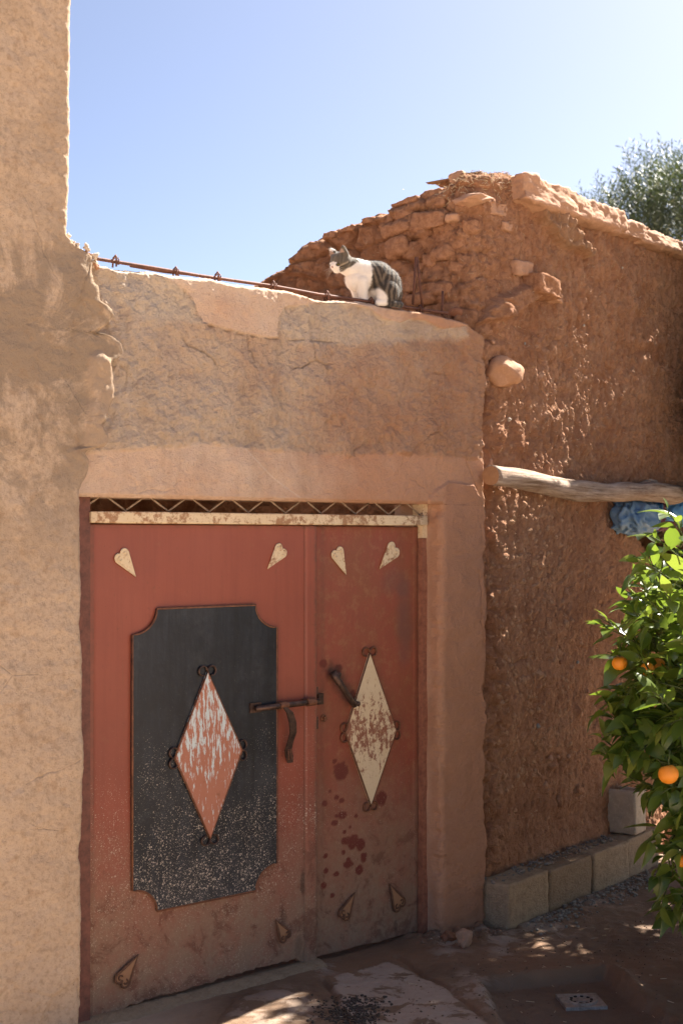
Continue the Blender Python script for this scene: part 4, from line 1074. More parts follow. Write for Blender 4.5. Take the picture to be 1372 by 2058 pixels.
def stick(name, label, p, r_):
    t = thing(name, label, 'stick', MR, 'sticks lying on the log'); g = MB(); g.tube(p, r_, 8); g.build('stick_body', M_WOOD, t, True)
q = [R(x, y, .05) for x, y in ((1284, 973), (1300, 969), (1322, 974), (1350, 978), (1385, 984))]
stick('stick', 'pale bent stick lying above the far end of the log', [(s_, -.05, z_) for s_, z_ in q], [.008, .014, .013, .012, .012])
q = [R(x, y, .02) for x, y in ((1300, 964), (1316, 968), (1318, 976), (1340, 976))]
stick('stick', 'thin crooked stick between the log and the mud wall', [(s_, -.025, z_) for s_, z_ in q], [.006, .009, .008, .006])

def m_tarp(name, a, b, stripe=False):
    m = Mat(name, .5, .4)
    c = m.mix(m.noise(7, 6, .7), a, b)
    if stripe: c = m.mix(m.ramp(m.noise(5, 1, .3, vec=m.mapv((1, 1, .25))), [(.54, 0), (.57, 1)]), c, (.13, .035, .055))
    c = m.mix(m.ramp(m.noise(22, 6, .75), [(.56, 0), (.76, .35)]), c, (.30, .24, .19))
    wv = m.add(m.noise(1, 2, .5, vec=m.mapv((300, 40, 40))), m.noise(1, 2, .5, vec=m.mapv((40, 40, 300))))
    return m.done(c, m.bump(wv, .2, .002))
TB1 = m_tarp('grey_blue_woven_plastic', (.09, .18, .30), (.19, .30, .42)); TB2 = m_tarp('blue_woven_plastic', (.06, .20, .42), (.13, .34, .58), True); TB3 = m_tarp('bright_blue_woven_plastic', (.07, .24, .50), (.19, .42, .66)); TB4 = m_tarp('brown_sackcloth', (.22, .14, .08), (.34, .23, .14))
def sack(px0, py0, px1, py1, proud, mat, seed, label, deep=.10):
    a = R(px0, py1, proud); b = R(px1, py0, proud); c = Vector(((a[0] + b[0]) / 2, -proud, (a[1] + b[1]) / 2))
    rx, rz = abs(b[0] - a[0]) / 2, abs(b[1] - a[1]) / 2
    bm = bmesh.new(); bmesh.ops.create_icosphere(bm, subdivisions=5, radius=1); off = Vector((seed * 5.3, seed, seed * 2.2))
    for v in bm.verts:
        p = v.co
        r1 = 1 - abs(mnoise.noise(Vector((p.x * 2.2, p.y * 1.5, p.z * 1.2)) + off)) * 1.6
        r2 = 1 - abs(mnoise.noise(p * 3.6 + off * 1.7)) * 1.7
        k = .70 + .30 * r1 + .17 * r2 + .12 * mnoise.noise(p * 1.1 + off)
        sq = Vector([math.copysign(abs(e) ** .8, e) for e in p])
        v.co = Vector((sq.x * rx * k, sq.y * deep * k, sq.z * rz * k))
    for f in bm.faces: f.smooth = True
    me = bpy.data.meshes.new('plastic_sack'); bm.to_mesh(me); bm.free(); me.materials.append(mat)
    o = mesh_obj('plastic_sack', me, None, MR @ Matrix.Translation(c)); tag(o, label, 'sack', 'sacks stuffed under the log')
sack(1236, 1008, 1304, 1074, .03, TB1, 1, 'dusty grey blue plastic sack under the log, leftmost of the sacks')
sack(1286, 1008, 1344, 1066, -.03, TB2, 2, 'blue plastic sack with dark red stripe, in the middle under the log')
sack(1328, 1004, 1392, 1056, .03, TB3, 3, 'bright blue plastic sack at the far end of the log, by the picture edge')
sack(1330, 1050, 1410, 1098, -.02, TB4, 4, 'brown sack below the bright blue sack, behind the orange tree')

# ------------------------------------------------------------------ cement blocks along the foot of the mud wall
def Rl(P): d = np.array(P) - OR; return float(d @ Rr), float(d @ NR)
t0_, yf = Rl(GR(1020, 1873))
edges = [t0_] + [R(x, y, -yf)[0] for x, y in ((1105, 1836), (1192, 1806), (1262, 1775), (1330, 1745))]
labels = ['cement block nearest the gate pillar, its short end facing out', 'cement block second from the gate pillar in the row by the mud wall',
          'cement block third from the gate pillar, in front of the upright block', 'cement block at the far end of the row, below the upright hollow block']
rnd = random.Random(3)
for i in range(4):
    L = edges[i + 1] - edges[i] - .010; hz = (.205, .195, .20, .20)[i]
    me = rough_block('cement_block', (L, .155, hz), 20 + i, M_BLOCK, 22, .011, .0035, 30, .006)
    o = mesh_obj('cement_block', me, None, MR @ TR((edges[i] + edges[i + 1]) / 2, yf + .0775 + (.0, .006, -.004, .01)[i], -.006, 0, rnd.uniform(-.012, .012), rnd.uniform(-.015, .02)))
    tag(o, labels[i], 'cement block', 'cement blocks lined up along the mud wall')
M_BLOCKP = m_stone('lit_cement_block', (.40, .31, .215), (.56, .45, .33))  # lighter cement colour that paints light onto the upright block
me = rough_block('cement_block', (.145, .19, .215), 31, M_BLOCKP, 22, .007, .0035, 34, .005, hole=(.045, .062, .13))
tU = R(1293, 1690, -yf)[0]
o = mesh_obj('cement_block', me, None, MR @ TR(tU, yf + .115, .200, 0, 0, .06)); tag(o, 'hollow cement block, coloured as if lit, standing upright on the row of blocks', 'cement block')

# ------------------------------------------------------------------ drain, loose stones, gravel
drain_c = GR(1167, 2012, -.034)
dr = thing('drain_cover', 'small square floor drain with a pale worn metal plate in the sunken slab', 'drain', Matrix.Translation((drain_c[0], drain_c[1], -.040)) @ Matrix.Rotation(math.radians(6), 4, 'Z'))
M_DRAIN = m_iron('worn_drain_metal', (.20, .165, .135), (.42, .37, .32), .5, .3); M_HOLE = m_iron('drain_hole_dark', (.02, .014, .01), (.035, .024, .017), .9, 0)
g_ = MB(); h_ = .078; g_.box((-h_, -h_, -.02), (h_, h_, .010)); g_.build('plate', M_DRAIN, dr)
g_ = MB(); g_.tube([(.052 * math.cos(t), .052 * math.sin(t), .010) for t in [k * math.pi / 16 for k in range(32)]], .010, 8, closed=True); ri = g_.build('ring', M_DRAIN, dr, True); ri.scale = (1, 1, .45); ri.location.z = .006
for k in range(10):
    t = k * math.pi / 5; g_ = MB(); c = Vector((.040 * math.cos(t), .040 * math.sin(t), .0102)); g_.tube([c, c + Vector((0, 0, .003))], .0068, 8); g_.build('drain_hole', M_HOLE, dr)  # dark discs on the plate, painted for the shade inside holes
g_ = MB(); g_.tube([(0, 0, .0104), (0, 0, .0135)], .022, 16); g_.build('centre_cap', M_DRAIN, dr)

def loose(px, py, size, mat, seed, label, cat='stone', group=None, facets=7, rz=0.0, rx=0.0):
    c = GR(px, py); me = stone_mesh('loose_stone', size, seed, mat, 4, .55, facets + 6, .10)
    o = mesh_obj('loose_stone', me, None, TR(c[0], c[1], size[2] * .7, rx, .3, rz)); tag(o, label, cat, group); return o
loose(931, 1903, (.036, .026, .048), M_PINK, 601, 'tan angular rock leaning up beside the pillar foot', rz=.4)
loose(901, 1893, (.034, .026, .028), M_REDST, 602, 'dark red broken lump left of the tan rock', rz=1.1)
for i, (x, y, r_, l) in enumerate(((868, 1893, .013, 'white pebble at the foot of the pillar, nearest the gate'), (881, 1889, .011, 'small white pebble between gate foot and red lump'), (1010, 1868, .011, 'grey pebble beside the nearest cement block'), (1316, 1868, .011, 'lone small pebble on the earth below the orange tree'), (873, 1880, .012, 'pale pebble tucked against the pillar foot'))):
    loose(x, y, (r_, r_, r_ * .8), M_PALEST if i != 2 else M_GREYST, 610 + i, l, 'pebble', 'loose pebbles on the ground')
def gravel(name, label, n, pick, rmin, rmax, mat, seed):
    rg = random.Random(seed); protos = []
    for k in range(6):
        me = stone_mesh('tmp', (1, .85, .7), seed * 10 + k, None, 1, .3, 4); protos.append((np.array([tuple(v.co) for v in me.vertices]), np.array([tuple(p.vertices) for p in me.polygons])))
    Vv = []; Ff = []; off = 0
    for k in range(n):
        r_ = pick(rg)
        if r_ is None: continue
        x, y, z = r_; v, f = protos[k % 6]; s_ = rmin + (rmax - rmin) * rg.random() ** 2.2; a = rg.uniform(0, 6.28)
        ro = np.array([[math.cos(a), -math.sin(a), 0], [math.sin(a), math.cos(a), 0], [0, 0, 1]])
        Vv.append((v * s_) @ ro.T + np.array([x, y, z + s_ * .35])); Ff.append(f + off); off += len(v)
    o = raw_mesh(name, np.concatenate(Vv), np.concatenate(Ff), mat); tag(o, label, name.split('_')[-1], kind='stuff'); return o
def ground_z(x, y):
    i = int(np.argmin(np.abs(gy - y))); j = int(np.argmin(np.abs(gx - x))); return float(H_GROUND[i, j])
def pick_a(rg):
    px = rg.gauss(705, 32); py = rg.gauss(2042, 22)
    if py < 2002: return None
    c = GR(px, py); return c[0], c[1], ground_z(*c)
gravel('dark_gravel', 'patch of dark gravel in front of the gate', 900, pick_a, .003, .009, m_stone('dark_gravel_stone', (.055, .038, .028), (.12, .085, .06)), 71)
def pick_b(rg):
    f = rg.random(); px = 1075 + 240 * f + rg.gauss(0, 14); py = 1850 - 100 * f + abs(rg.gauss(0, 15)) + rg.uniform(-6, 4)
    c = GR(px, py); return c[0], c[1], ground_z(*c)
gravel('pale_grit', 'pale grit and mortar crumbs along the foot of the blocks', 900, pick_b, .002, .012, m_stone('grit_stone', (.21, .17, .135), (.37, .31, .25)), 72)
def pick_c(rg):
    px = rg.uniform(845, 1010); py = 1882 + rg.gauss(0, 9) + (px - 900) * -.08
    c = GR(px, py); return c[0], c[1], ground_z(*c)
gravel('rubble_crumbs', 'small rubble crumbs around the foot of the pillar', 350, pick_c, .002, .010, m_stone('rubble_stone', (.16, .085, .05), (.36, .22, .14)), 73)
def pick_d(rg):
    c = GR(rg.uniform(150, 1400), rg.uniform(1850, 2070)); 
    if float((c - OF) @ NF) > -.06 or float((c - OR) @ NR) > -.22: return None
    return c[0], c[1], ground_z(*c)
gravel('earth_crumbs', 'scattered earth crumbs over the yard', 1500, pick_d, .0012, .0055, m_stone('crumb_stone', (.12, .07, .045), (.26, .17, .11)), 74)
def on_block(rg):
    i = rg.choice((1, 2, 2, 1, 0)); f = rg.random(); t = edges[i] + (edges[i + 1] - edges[i]) * f; y = yf + rg.uniform(.06, .15)
    P_ = OR + Rr * t + NR * y; return P_[0], P_[1], .196
gravel('mortar_crumbs', 'grey mortar crumbs lying on top of the cement blocks', 260, on_block, .003, .012, m_stone('mortar_stone', (.22, .17, .13), (.36, .29, .23)), 75)

def litter(name, label, n, seed, mat, lmin, lmax, rad, pick):
    rg = random.Random(seed); vs_ = []; fs = []
    for k in range(n):
        c = pick(rg)
        if c is None: continue
        a = rg.uniform(0, 6.28); L = rg.uniform(lmin, lmax) / 2; d = Vector((math.cos(a), math.sin(a), rg.gauss(0, .12))).normalized(); pt = Vector((c[0], c[1], c[2] + rad * 1.5 + .002))
        x = d.orthogonal().normalized(); y = d.cross(x); i = len(vs_)
        for e in (-1, 1):
            for t in range(3): vs_.append(tuple(pt + d * L * e + (x * math.cos(t * 2.09) + y * math.sin(t * 2.09)) * rad))
        fs += [(i, i + 1, i + 4, i + 3), (i + 1, i + 2, i + 5, i + 4), (i + 2, i, i + 3, i + 5)]
    o = raw_mesh(name, np.array(vs_), np.array(fs), mat, smooth=False); tag(o, label, 'straw', kind='stuff')
litter('ground_straw', 'bits of dry straw scattered on the yard floor', 130, 81, M_STRAW, .010, .035, .0011, pick_d)
# ------------------------------------------------------------------ orange tree
def m_leaf(name, a, b, c2, transl=.36, rough=.28, spec=.6):
    m = Mat(name, rough, spec)
    rn = m.N.new('ShaderNodeNewGeometry').outputs['Random Per Island'] if name.startswith('mass') else m.rnd()
    c = m.mix(rn, a, b); c = m.mix(m.ramp(m.math('FRACT', m.mul(rn, 7.3)), [(.80, 0), (.95, 1)]), c, c2)
    c = m.mix(m.ramp(m.noise(45, 3), [(.45, 0), (.75, .25)]), c, c2)
    m.put(m.b.inputs['Base Color'], c)
    tr = m.N.new('ShaderNodeBsdfTranslucent'); m.put(tr.inputs[0], m.mix(.5, c, (.30, .42, .04)))
    mx = m.N.new('ShaderNodeMixShader'); mx.inputs[0].default_value = transl
    m.t.links.new(m.b.outputs[0], mx.inputs[1]); m.t.links.new(tr.outputs[0], mx.inputs[2]); m.t.links.new(mx.outputs[0], m.out.inputs[0])
    return m.m
LEAF_A, LEAF_B, LEAF_C = (.046, .088, .013), (.125, .178, .026), (.26, .29, .05)
M_LEAF = m_leaf('orange_leaf', LEAF_A, LEAF_B, LEAF_C); M_LEAFM = m_leaf('mass_orange_leaf', LEAF_A, LEAF_B, LEAF_C)
def m_bark(name, a, b):
    m = Mat(name, .9, .2); g = m.noise(1, 6, .7, vec=m.mapv((40, 40, 8))); return m.done(m.mix(g, a, b), m.bump(g, .7, .005))
M_BARK = m_bark('citrus_bark', (.07, .055, .035), (.16, .13, .085)); M_TWIG = m_bark('green_twig', (.06, .085, .025), (.11, .12, .045))
def m_orange():
    m = Mat('orange_peel', .38, .5); c = m.mix(m.noise(6, 3), (.78, .235, .012), (.86, .31, .02))
    h = m.vor(420); m.b.inputs['Subsurface Weight'].default_value = .08
    return m.done(c, m.bump(h, .35, .002))
M_ORANGE = m_orange()
def leaf_arrays(L, wd, fold, curl):
    "lanceolate leaf along +X, folded on its midrib and curved"
    n = 6; V = []; Fq = []
    for i in range(n + 1):
        t = i / n; ww = wd * (math.sin(math.pi * min(1, t * 1.02) ** .82)) ** .9 if 0 < t < 1 else .0008
        z = -curl * L * t * t; x = L * t * (1 - .12 * curl * t)
        wav = .004 * math.sin(t * 9)
        V += [(x, -ww, z + fold * ww + wav), (x, 0, z), (x, ww, z + fold * ww - wav)]
        if i: 
            b = 3 * (i - 1); Fq += [(b, b + 3, b + 4, b + 1), (b + 1, b + 4, b + 5, b + 2)]
    return np.array(V), np.array(Fq)
LEAVES = [leaf_arrays(1, .21, .35, .12), leaf_arrays(1, .25, .18, .30), leaf_arrays(1, .17, .6, .05), leaf_arrays(1, .26, .3, .55), leaf_arrays(1, .23, -.2, .35), leaf_arrays(1, .20, .8, .7)]
leaf_me = []
for v, f in LEAVES:
    me = bpy.data.meshes.new('leaf'); me.from_pydata([tuple(p) for p in v], [], [tuple(p) for p in f]); me.materials.append(M_LEAF)
    me.polygons.foreach_set('use_smooth', [True] * len(f)); leaf_me.append(me)
def basis(d, roll, rg):
    d = d.normalized(); up = Vector((0, 0, 1)); y = up.cross(d)
    if y.length < .05: y = Vector((0, 1, 0))
    y.normalize(); z = d.cross(y); c, s_ = math.cos(roll), math.sin(roll)
    y2 = y * c + z * s_; z2 = z * c - y * s_
    return Matrix(((d.x, y2.x, z2.x), (d.y, y2.y, z2.y), (d.z, y2.z, z2.z)))

def at(px, py, depth): return Vector(((px - CX) / FPX * depth, depth, EYE + (CY - py) / FPX * depth))
def inview(p, m=30):
    x = CX + FPX * p.x / p.y; y = CY - FPX * (p.z - EYE) / p.y; return x < 1372 + m and 0 < y < 2058 + m

def inside(p, edge):
    x = CX + FPX * p.x / p.y; y = CY - FPX * (p.z - EYE) / p.y
    return x > np.interp(y, [e[0] for e in edge], [e[1] for e in edge])
def orange_tree(C, a, b, zc, ntw, label, seed, singles, extra=(), zmin=.25, edge_=None):
    rg = random.Random(seed)
    tree = thing('orange_tree', label, 'tree', Matrix.Translation((C[0], C[1], 0)))
    org = Vector((C[0], C[1], 0))
    def prt(mb, name, mat, smooth=True):
        mb.v = [tuple(Vector(v) - org) for v in mb.v]; return mb.build(name, mat, tree, smooth)
    base = Vector((C[0], C[1], -.02)); fork = Vector((C[0] - .02, C[1] + .03, .45))
    g = MB(); g.tube([base, base.lerp(fork, .5) + Vector((.02, 0, 0)), fork], [.065, .05, .045], 10); prt(g, 'trunk', M_BARK)
    limbs = []
    for k in range(9):
        t = k * 2 * math.pi / 9 + rg.uniform(-.2, .2); e = Vector((C[0] + a * .62 * math.cos(t), C[1] + a * .62 * math.sin(t), zc + b * rg.uniform(-.3, .6)))
        m_ = fork.lerp(e, .5) + Vector((rg.uniform(-.08, .08), rg.uniform(-.08, .08), .10))
        g = MB(); g.tube([fork, fork.lerp(m_, .5) + Vector((0, 0, .03)), m_, m_.lerp(e, .5), e], [.035, .028, .02, .014, .008], 7); prt(g, 'branch', M_BARK); limbs += [m_, e, m_.lerp(e, .5)]
    twigs = []
    for k in range(ntw):
        d = Vector((rg.gauss(0, 1), rg.gauss(0, 1), rg.gauss(0, 1))).normalized()
        lump = 1 + .16 * mnoise.noise(d * 2.6 + Vector((seed, 0, 0))) + .08 * mnoise.noise(d * 6 + Vector((seed, 3, 0)))
        r_ = (.55 + .45 * rg.random() ** .45) * lump
        p = Vector((C[0] + a * r_ * d.x, C[1] + a * r_ * d.y, zc + b * r_ * d.z))
        if p.z < zmin: continue
        if edge_ and not inside(p, edge_): continue
        dr = (d + Vector((0, 0, .35)) + Vector((rg.gauss(0, .45), rg.gauss(0, .45), rg.gauss(0, .35)))).normalized()
        twigs.append((p, dr, rg.uniform(.12, .22), rg.randint(6, 10)))
    twigs += list(extra)
    if edge_:
        for k in range(120):
            y_ = rg.uniform(1150, 1840); x_ = np.interp(y_, [e[0] for e in edge_], [e[1] for e in edge_]) + rg.uniform(0, 120)
            p = at(x_, y_, rg.uniform(5.0, 5.75)); d = (p - Vector((C[0], C[1], zc))).normalized()
            dr = (d * .7 + Vector((rg.gauss(0, .5), rg.gauss(0, .5), .3 + rg.gauss(0, .4)))).normalized()
            twigs.append((p, dr, rg.uniform(.08, .16), rg.randint(6, 10)))
    Vs = []; Fs = []; off = 0; cand = []; tw = MB()
    for (p, dr, L, n) in twigs:
        q = p + dr * L; tw.tube([p - dr * .05, p.lerp(q, .5) + Vector((0, 0, .008)), q], [.0035, .0028, .0016], 5)
        a0 = rg.uniform(0, 6.28); side = dr.orthogonal().normalized(); s2 = dr.cross(side)
        for i in range(n):
            f = (i + .6) / n; az = a0 + i * 2.4; o_ = side * math.cos(az) + s2 * math.sin(az)
            spread = 1.0 - .55 * f
            ld = (dr * (.55 + .5 * f) + o_ * spread + Vector((0, 0, rg.uniform(-.25, .15)))).normalized()
            Ln = rg.uniform(.05, .13) * (1.1 - .25 * f)
            pos = p.lerp(q, f) + o_ * .006
            B = basis(ld, rg.gauss(0, .6), rg); cand.append((pos, B, Ln, rg.randint(0, 5)))
    pick = []
    if singles:
        vis = [(c[0].y - .25 * (c[0] - org - Vector((0, 0, zc))).length, i) for i, c in enumerate(cand) if inview(c[0], 20)]
        pick = [i for _, i in sorted(vis)[:singles]]
    ps = set(pick)
    for i in pick:
        pos, B, Ln, k = cand[i]
        o = bpy.data.objects.new('leaf', leaf_me[k]); place(o, tree); o.matrix_local = Matrix.Translation(pos - org) @ (B * Ln).to_4x4()
    for i, (pos, B, Ln, k) in enumerate(cand):
        if i in ps: continue
        v, f = LEAVES[k]; Bn = np.array(B) * Ln
        Vs.append(v @ Bn.T + np.array(pos - org)); Fs.append(f + off); off += len(v)
    o = raw_mesh('foliage', np.concatenate(Vs), np.concatenate(Fs), M_LEAFM, tree); o['kind'] = 'stuff'
    t_ = prt(tw, 'twigs', M_TWIG); t_['kind'] = 'stuff'
    return tree, org
ex = []
for (x0_, y0_, x1_, y1_, dep, n_) in ((1345, 1165, 1300, 1140, 5.05, 8), (1330, 1150, 1290, 1128, 5.1, 7), (1285, 1300, 1235, 1272, 5.25, 9), (1270, 1285, 1225, 1255, 5.3, 7), (1372, 1080, 1348, 1040, 5.15, 7), (1350, 1110, 1315, 1085, 5.2, 8), (1300, 1190, 1285, 1165, 5.3, 6),
                                       (1262, 1330, 1235, 1318, 5.35, 5), (1250, 1460, 1225, 1440, 5.3, 8), (1245, 1520, 1220, 1495, 5.3, 8), (1260, 1545, 1235, 1535, 5.35, 7), (1290, 1400, 1255, 1400, 5.3, 8), (1330, 1660, 1312, 1680, 5.2, 5),
                                       (1345, 1700, 1325, 1745, 5.2, 8), (1350, 1760, 1335, 1800, 5.2, 8), (1372, 1800, 1345, 1822, 5.25, 7), (1300, 1230, 1270, 1215, 5.35, 7), (1365, 1580, 1340, 1590, 5.1, 7), (1280, 1440, 1270, 1470, 5.2, 8), (1310, 1490, 1290, 1510, 5.15, 8), (1310, 1360, 1290, 1330, 5.2, 8),
                                       (1290, 1350, 1270, 1380, 5.3, 8), (1330, 1240, 1310, 1215, 5.1, 8), (1340, 1420, 1320, 1400, 5.0, 8), (1300, 1270, 1280, 1240, 5.2, 8), (1290, 1480, 1262, 1500, 5.2, 8)):
    p = at(x0_, y0_, dep); q = at(x1_, y1_, dep - .06); ex.append((p, (q - p).normalized(), (q - p).length + .05, n_))
TC = (2.17, 5.62)
otree, oorg = orange_tree(TC, .90, .86, .98, 900, 'leafy orange tree bearing ripe fruit, at the right edge in front of the mud wall', 3, 300, ex, edge_=[(900, 1500), (1030, 1420), (1080, 1385), (1120, 1358), (1180, 1335), (1250, 1290), (1330, 1305), (1400, 1305), (1450, 1285), (1520, 1285), (1550, 1345), (1650, 1385), (1720, 1385), (1850, 1372)])
rg = random.Random(9)
def orange_mesh(r_):
    bm = bmesh.new(); bmesh.ops.create_uvsphere(bm, u_segments=24, v_segments=16, radius=r_)
    for v in bm.verts:
        k = v.co.z / r_; v.co.z *= .95
        if k > .85: v.co.z -= r_ * .12 * (k - .85) / .15
    for f in bm.faces: f.smooth = True
    me = bpy.data.meshes.new('orange'); bm.to_mesh(me); bm.free(); me.materials.append(M_ORANGE); return me
ome = orange_mesh(1)
for (x, y, rp, dep) in ((1244, 1333, 15.5, 5.22), (1300, 1345, 14.5, 5.22), (1322, 1336, 14, 5.38), (1324, 1466, 16, 5.24), (1342, 1556, 20.5, 4.80), (1371, 1731, 13, 5.0)):
    p = at(x, y, dep); o = bpy.data.objects.new('orange', ome); place(o, otree); o.location = p - oorg; o.scale = (rp / FPX * dep,) * 3
    o.rotation_euler = (rg.uniform(-.6, .6), rg.uniform(-.6, .6), rg.uniform(0, 6))
    g = MB(); st = Vector((0, 0, rp / FPX * dep * .86)); g.v = []; g.tube([p - oorg + st, p - oorg + st + Vector((.01, .02, .05))], .0022, 5); g.build('fruit_stalk', M_TWIG, otree, True)
orange_tree((2.98, 7.87), .92, 1.45, 2.65, 2700, 'unseen tall orange tree added to shade the yard, outside the picture', 4, 0)  # added out of view to cast shade over the yard

# ------------------------------------------------------------------ olive tree behind the house
M_OLIVE = m_leaf('mass_olive_leaf', (.020, .032, .017), (.045, .062, .037), (.17, .20, .15), .10, .5, .4); M_OBARK = m_bark('olive_bark', (.07, .06, .05), (.15, .13, .11))
olive = thing('olive_tree', 'grey green olive tree behind the mud house, at the upper right', 'tree', Matrix.Translation((4.32, 16.5, .16)))
rg = random.Random(21); g = MB(); g.tube([(0, 0, -.16), (.06, .1, 1.2), (-.05, 0, 2.4), (0, .1, 3.4)], [.24, .2, .17, .13], 10); g.build('trunk', M_OBARK, olive, True)
Vs = []; Fs = []; off = 0
lf = np.array([(0, 0, 0), (.5, -.09, .02), (1, 0, 0), (.5, .09, .02)]); ff = np.array([(0, 1, 2, 3)])
sprays = 0
for k in range(11):
    t = k * .62; e = Vector((1.0 * math.cos(t) * rg.uniform(.5, 1), 1.0 * math.sin(t) * rg.uniform(.5, 1), rg.uniform(4.2, 5.6)))
    g = MB(); g.tube([(0, .05, 3.2), (e.x * .4, e.y * .4, 3.9), tuple(e)], [.09, .05, .02], 7); g.build('branch', M_OBARK, olive, True)
for k in range(5200):
    d = Vector((rg.gauss(0, 1), rg.gauss(0, 1), rg.gauss(0, 1))).normalized()
    lump = 1 + .30 * mnoise.noise(d * 2.3 + Vector((7, 0, 0))) + .18 * mnoise.noise(d * 5 + Vector((2, 0, 0)))
    r_ = (.35 + .65 * rg.random() ** .5) * lump
    p = Vector((1.50 * r_ * d.x, 1.3 * r_ * d.y, 4.75 + 1.12 * r_ * d.z))
    dr = (d * .5 + Vector((rg.gauss(0, .25), rg.gauss(0, .25), .85))).normalized(); L = rg.uniform(.2, .45)
    side = dr.orthogonal().normalized(); s2 = dr.cross(side)
    for i in range(16):
        f = i / 15; az = i * 2.4 + k; o_ = side * math.cos(az) + s2 * math.sin(az)
        ld = (dr * .8 + o_ * .8).normalized(); B = np.array(basis(ld, rg.gauss(0, .8), rg)) * rg.uniform(.055, .085)
        Vs.append(lf @ B.T + np.array(p + dr * L * f)); Fs.append(ff + off); off += 4
o = raw_mesh('crown', np.concatenate(Vs), np.concatenate(Fs), M_OLIVE, olive); o['kind'] = 'stuff'

# ------------------------------------------------------------------ cat on the wall
def m_fur():
    m = Mat('tabby_and_white_fur', .85, .2)
    n = m.noise(1, 3, .6, vec=m.mapv((160, 160, 160)))
    c = m.mix(m.ramp(n, [(.35, .0), (.65, .30)]), m.attr('c'), (.30, .27, .23)); c = m.mix(.80, c, m.attr('c'))
    m.b.inputs['Sheen Weight'].default_value = .25; m.b.inputs['Sheen Roughness'].default_value = .5
    return m.done(c, m.bump(n, .5, .003))
M_FUR = m_fur()
cat = thing('cat', 'tabby and white cat crouching on the gate wall behind the rusty bar', 'cat')
bm = bmesh.new()
def ball(c, r, s=(1, 1, 1), rot=None):
    M_ = Matrix.Translation(c)
    if rot: M_ = M_ @ rot
    M_ = M_ @ Matrix.Diagonal((s[0] * r, s[1] * r, s[2] * r, 1))
    bmesh.ops.create_icosphere(bm, subdivisions=3, radius=1, matrix=M_)
def limb(a, b, ra, rb, n=8):
    a = Vector(a); b = Vector(b)
    for k in range(n + 1): ball(a.lerp(b, k / n), ra + (rb - ra) * k / n)
HC = Vector((.100, .006, .176))                     # middle of the head
ball((-.096, 0, .094), .074, (1.0, .88, 1.08)); ball((-.112, 0, .066), .062, (1, .95, 1)); ball((-.068, 0, .128), .067, (1, .82, .98))
limb((-.06, 0, .130), (.0, 0, .136), .064, .055, 6); limb((.0, 0, .122), (.03, 0, .108), .053, .046, 4); ball((.012, 0, .154), .042, (1, .9, .9))
limb((.02, 0, .150), (.078, .002, .165), .046, .038, 5)
ball(HC, .046, (1.0, .98, .94)); ball(HC + Vector((.004, .0, -.008)), .043, (1, 1.08, .80))
fd = Vector((.82, .30, -.48)).normalized()          # the way the face points: ahead, a little to the viewer, and down
ball(HC + fd * .036 + Vector((0, 0, -.004)), .0215, (1, 1.10, .85)); ball(HC + fd * .045 + Vector((0, 0, .006)), .011); ball(HC + fd * .030 + Vector((0, 0, -.018)), .017)
ball(HC + fd * .030 + Vector((.0, 0, .012)), .017)
side = Vector((-fd.y, fd.x, 0)).normalized(); upv = fd.cross(side) * -1
if upv.z < 0: upv = -upv
for sg in (-1, 1): ball(HC + fd * .018 + side * sg * .020 - upv * .012, .019)
def ear(sg):
    b0 = HC + side * sg * .025 + upv * .028 - fd * .006; tip = b0 + upv * .036 + side * sg * .012 + fd * .002
    for k in range(8):
        f = k / 7; ball(b0.lerp(tip, f), .0165 * (1 - f) ** .8 + .003, (1, 1, 1))
ear(-1); ear(1)
for sg in (-1, 1):
    limb((.020, sg * .026, .100), (.014, sg * .026, .045), .030, .0175, 6); limb((.014, sg * .026, .045), (.004, sg * .025, .016), .0175, .0145, 4); limb((.002, sg * .025, .012), (.022, sg * .027, .010), .0145, .012, 3)
    ball((-.090, sg * .044, .060), .052, (1.0, .70, 1.08)); limb((-.095, sg * .056, .022), (-.042, sg * .058, .012), .020, .014, 5); ball((-.068, sg * .050, .035), .030, (1, .8, 1))
tl = [(-.150, .0, .028), (-.156, .030, .016), (-.142, .054, .011), (-.114, .064, .010), (-.090, .066, .009)]
for a_, b_ in zip(tl[:-1], tl[1:]): limb(a_, b_, .0135, .0120, 4)
me = bpy.data.meshes.new('body'); bm.to_mesh(me); bm.free()
tmp = bpy.data.objects.new('body_tmp', me); col.objects.link(tmp)
md = tmp.modifiers.new('r', 'REMESH'); md.mode = 'VOXEL'; md.voxel_size = .0030
md = tmp.modifiers.new('s', 'SMOOTH'); md.factor = .5; md.iterations = 5
dg = bpy.context.evaluated_depsgraph_get(); me2 = bpy.data.meshes.new_from_object(tmp.evaluated_get(dg)); bpy.data.objects.remove(tmp)
me2.name = 'body'; n = len(me2.vertices); co = np.empty(n * 3); me2.vertices.foreach_get('co', co); co = co.reshape(-1, 3)
nr = np.empty(n * 3); me2.vertices.foreach_get('normal', nr); nr = nr.reshape(-1, 3)
def on_head(d):
    d = np.array(d.normalized()); rel = co - np.array(HC); L = np.linalg.norm(rel, axis=1); k = ((rel @ d) / (L + 1e-9) > .988) & (L < .075)
    return co[k][np.argmax((rel @ d)[k])]
EYES = [on_head(fd * .80 + side * sg * .52 + upv * .16) for sg in (-1, 1)]; NOSE = on_head(fd + upv * .10)
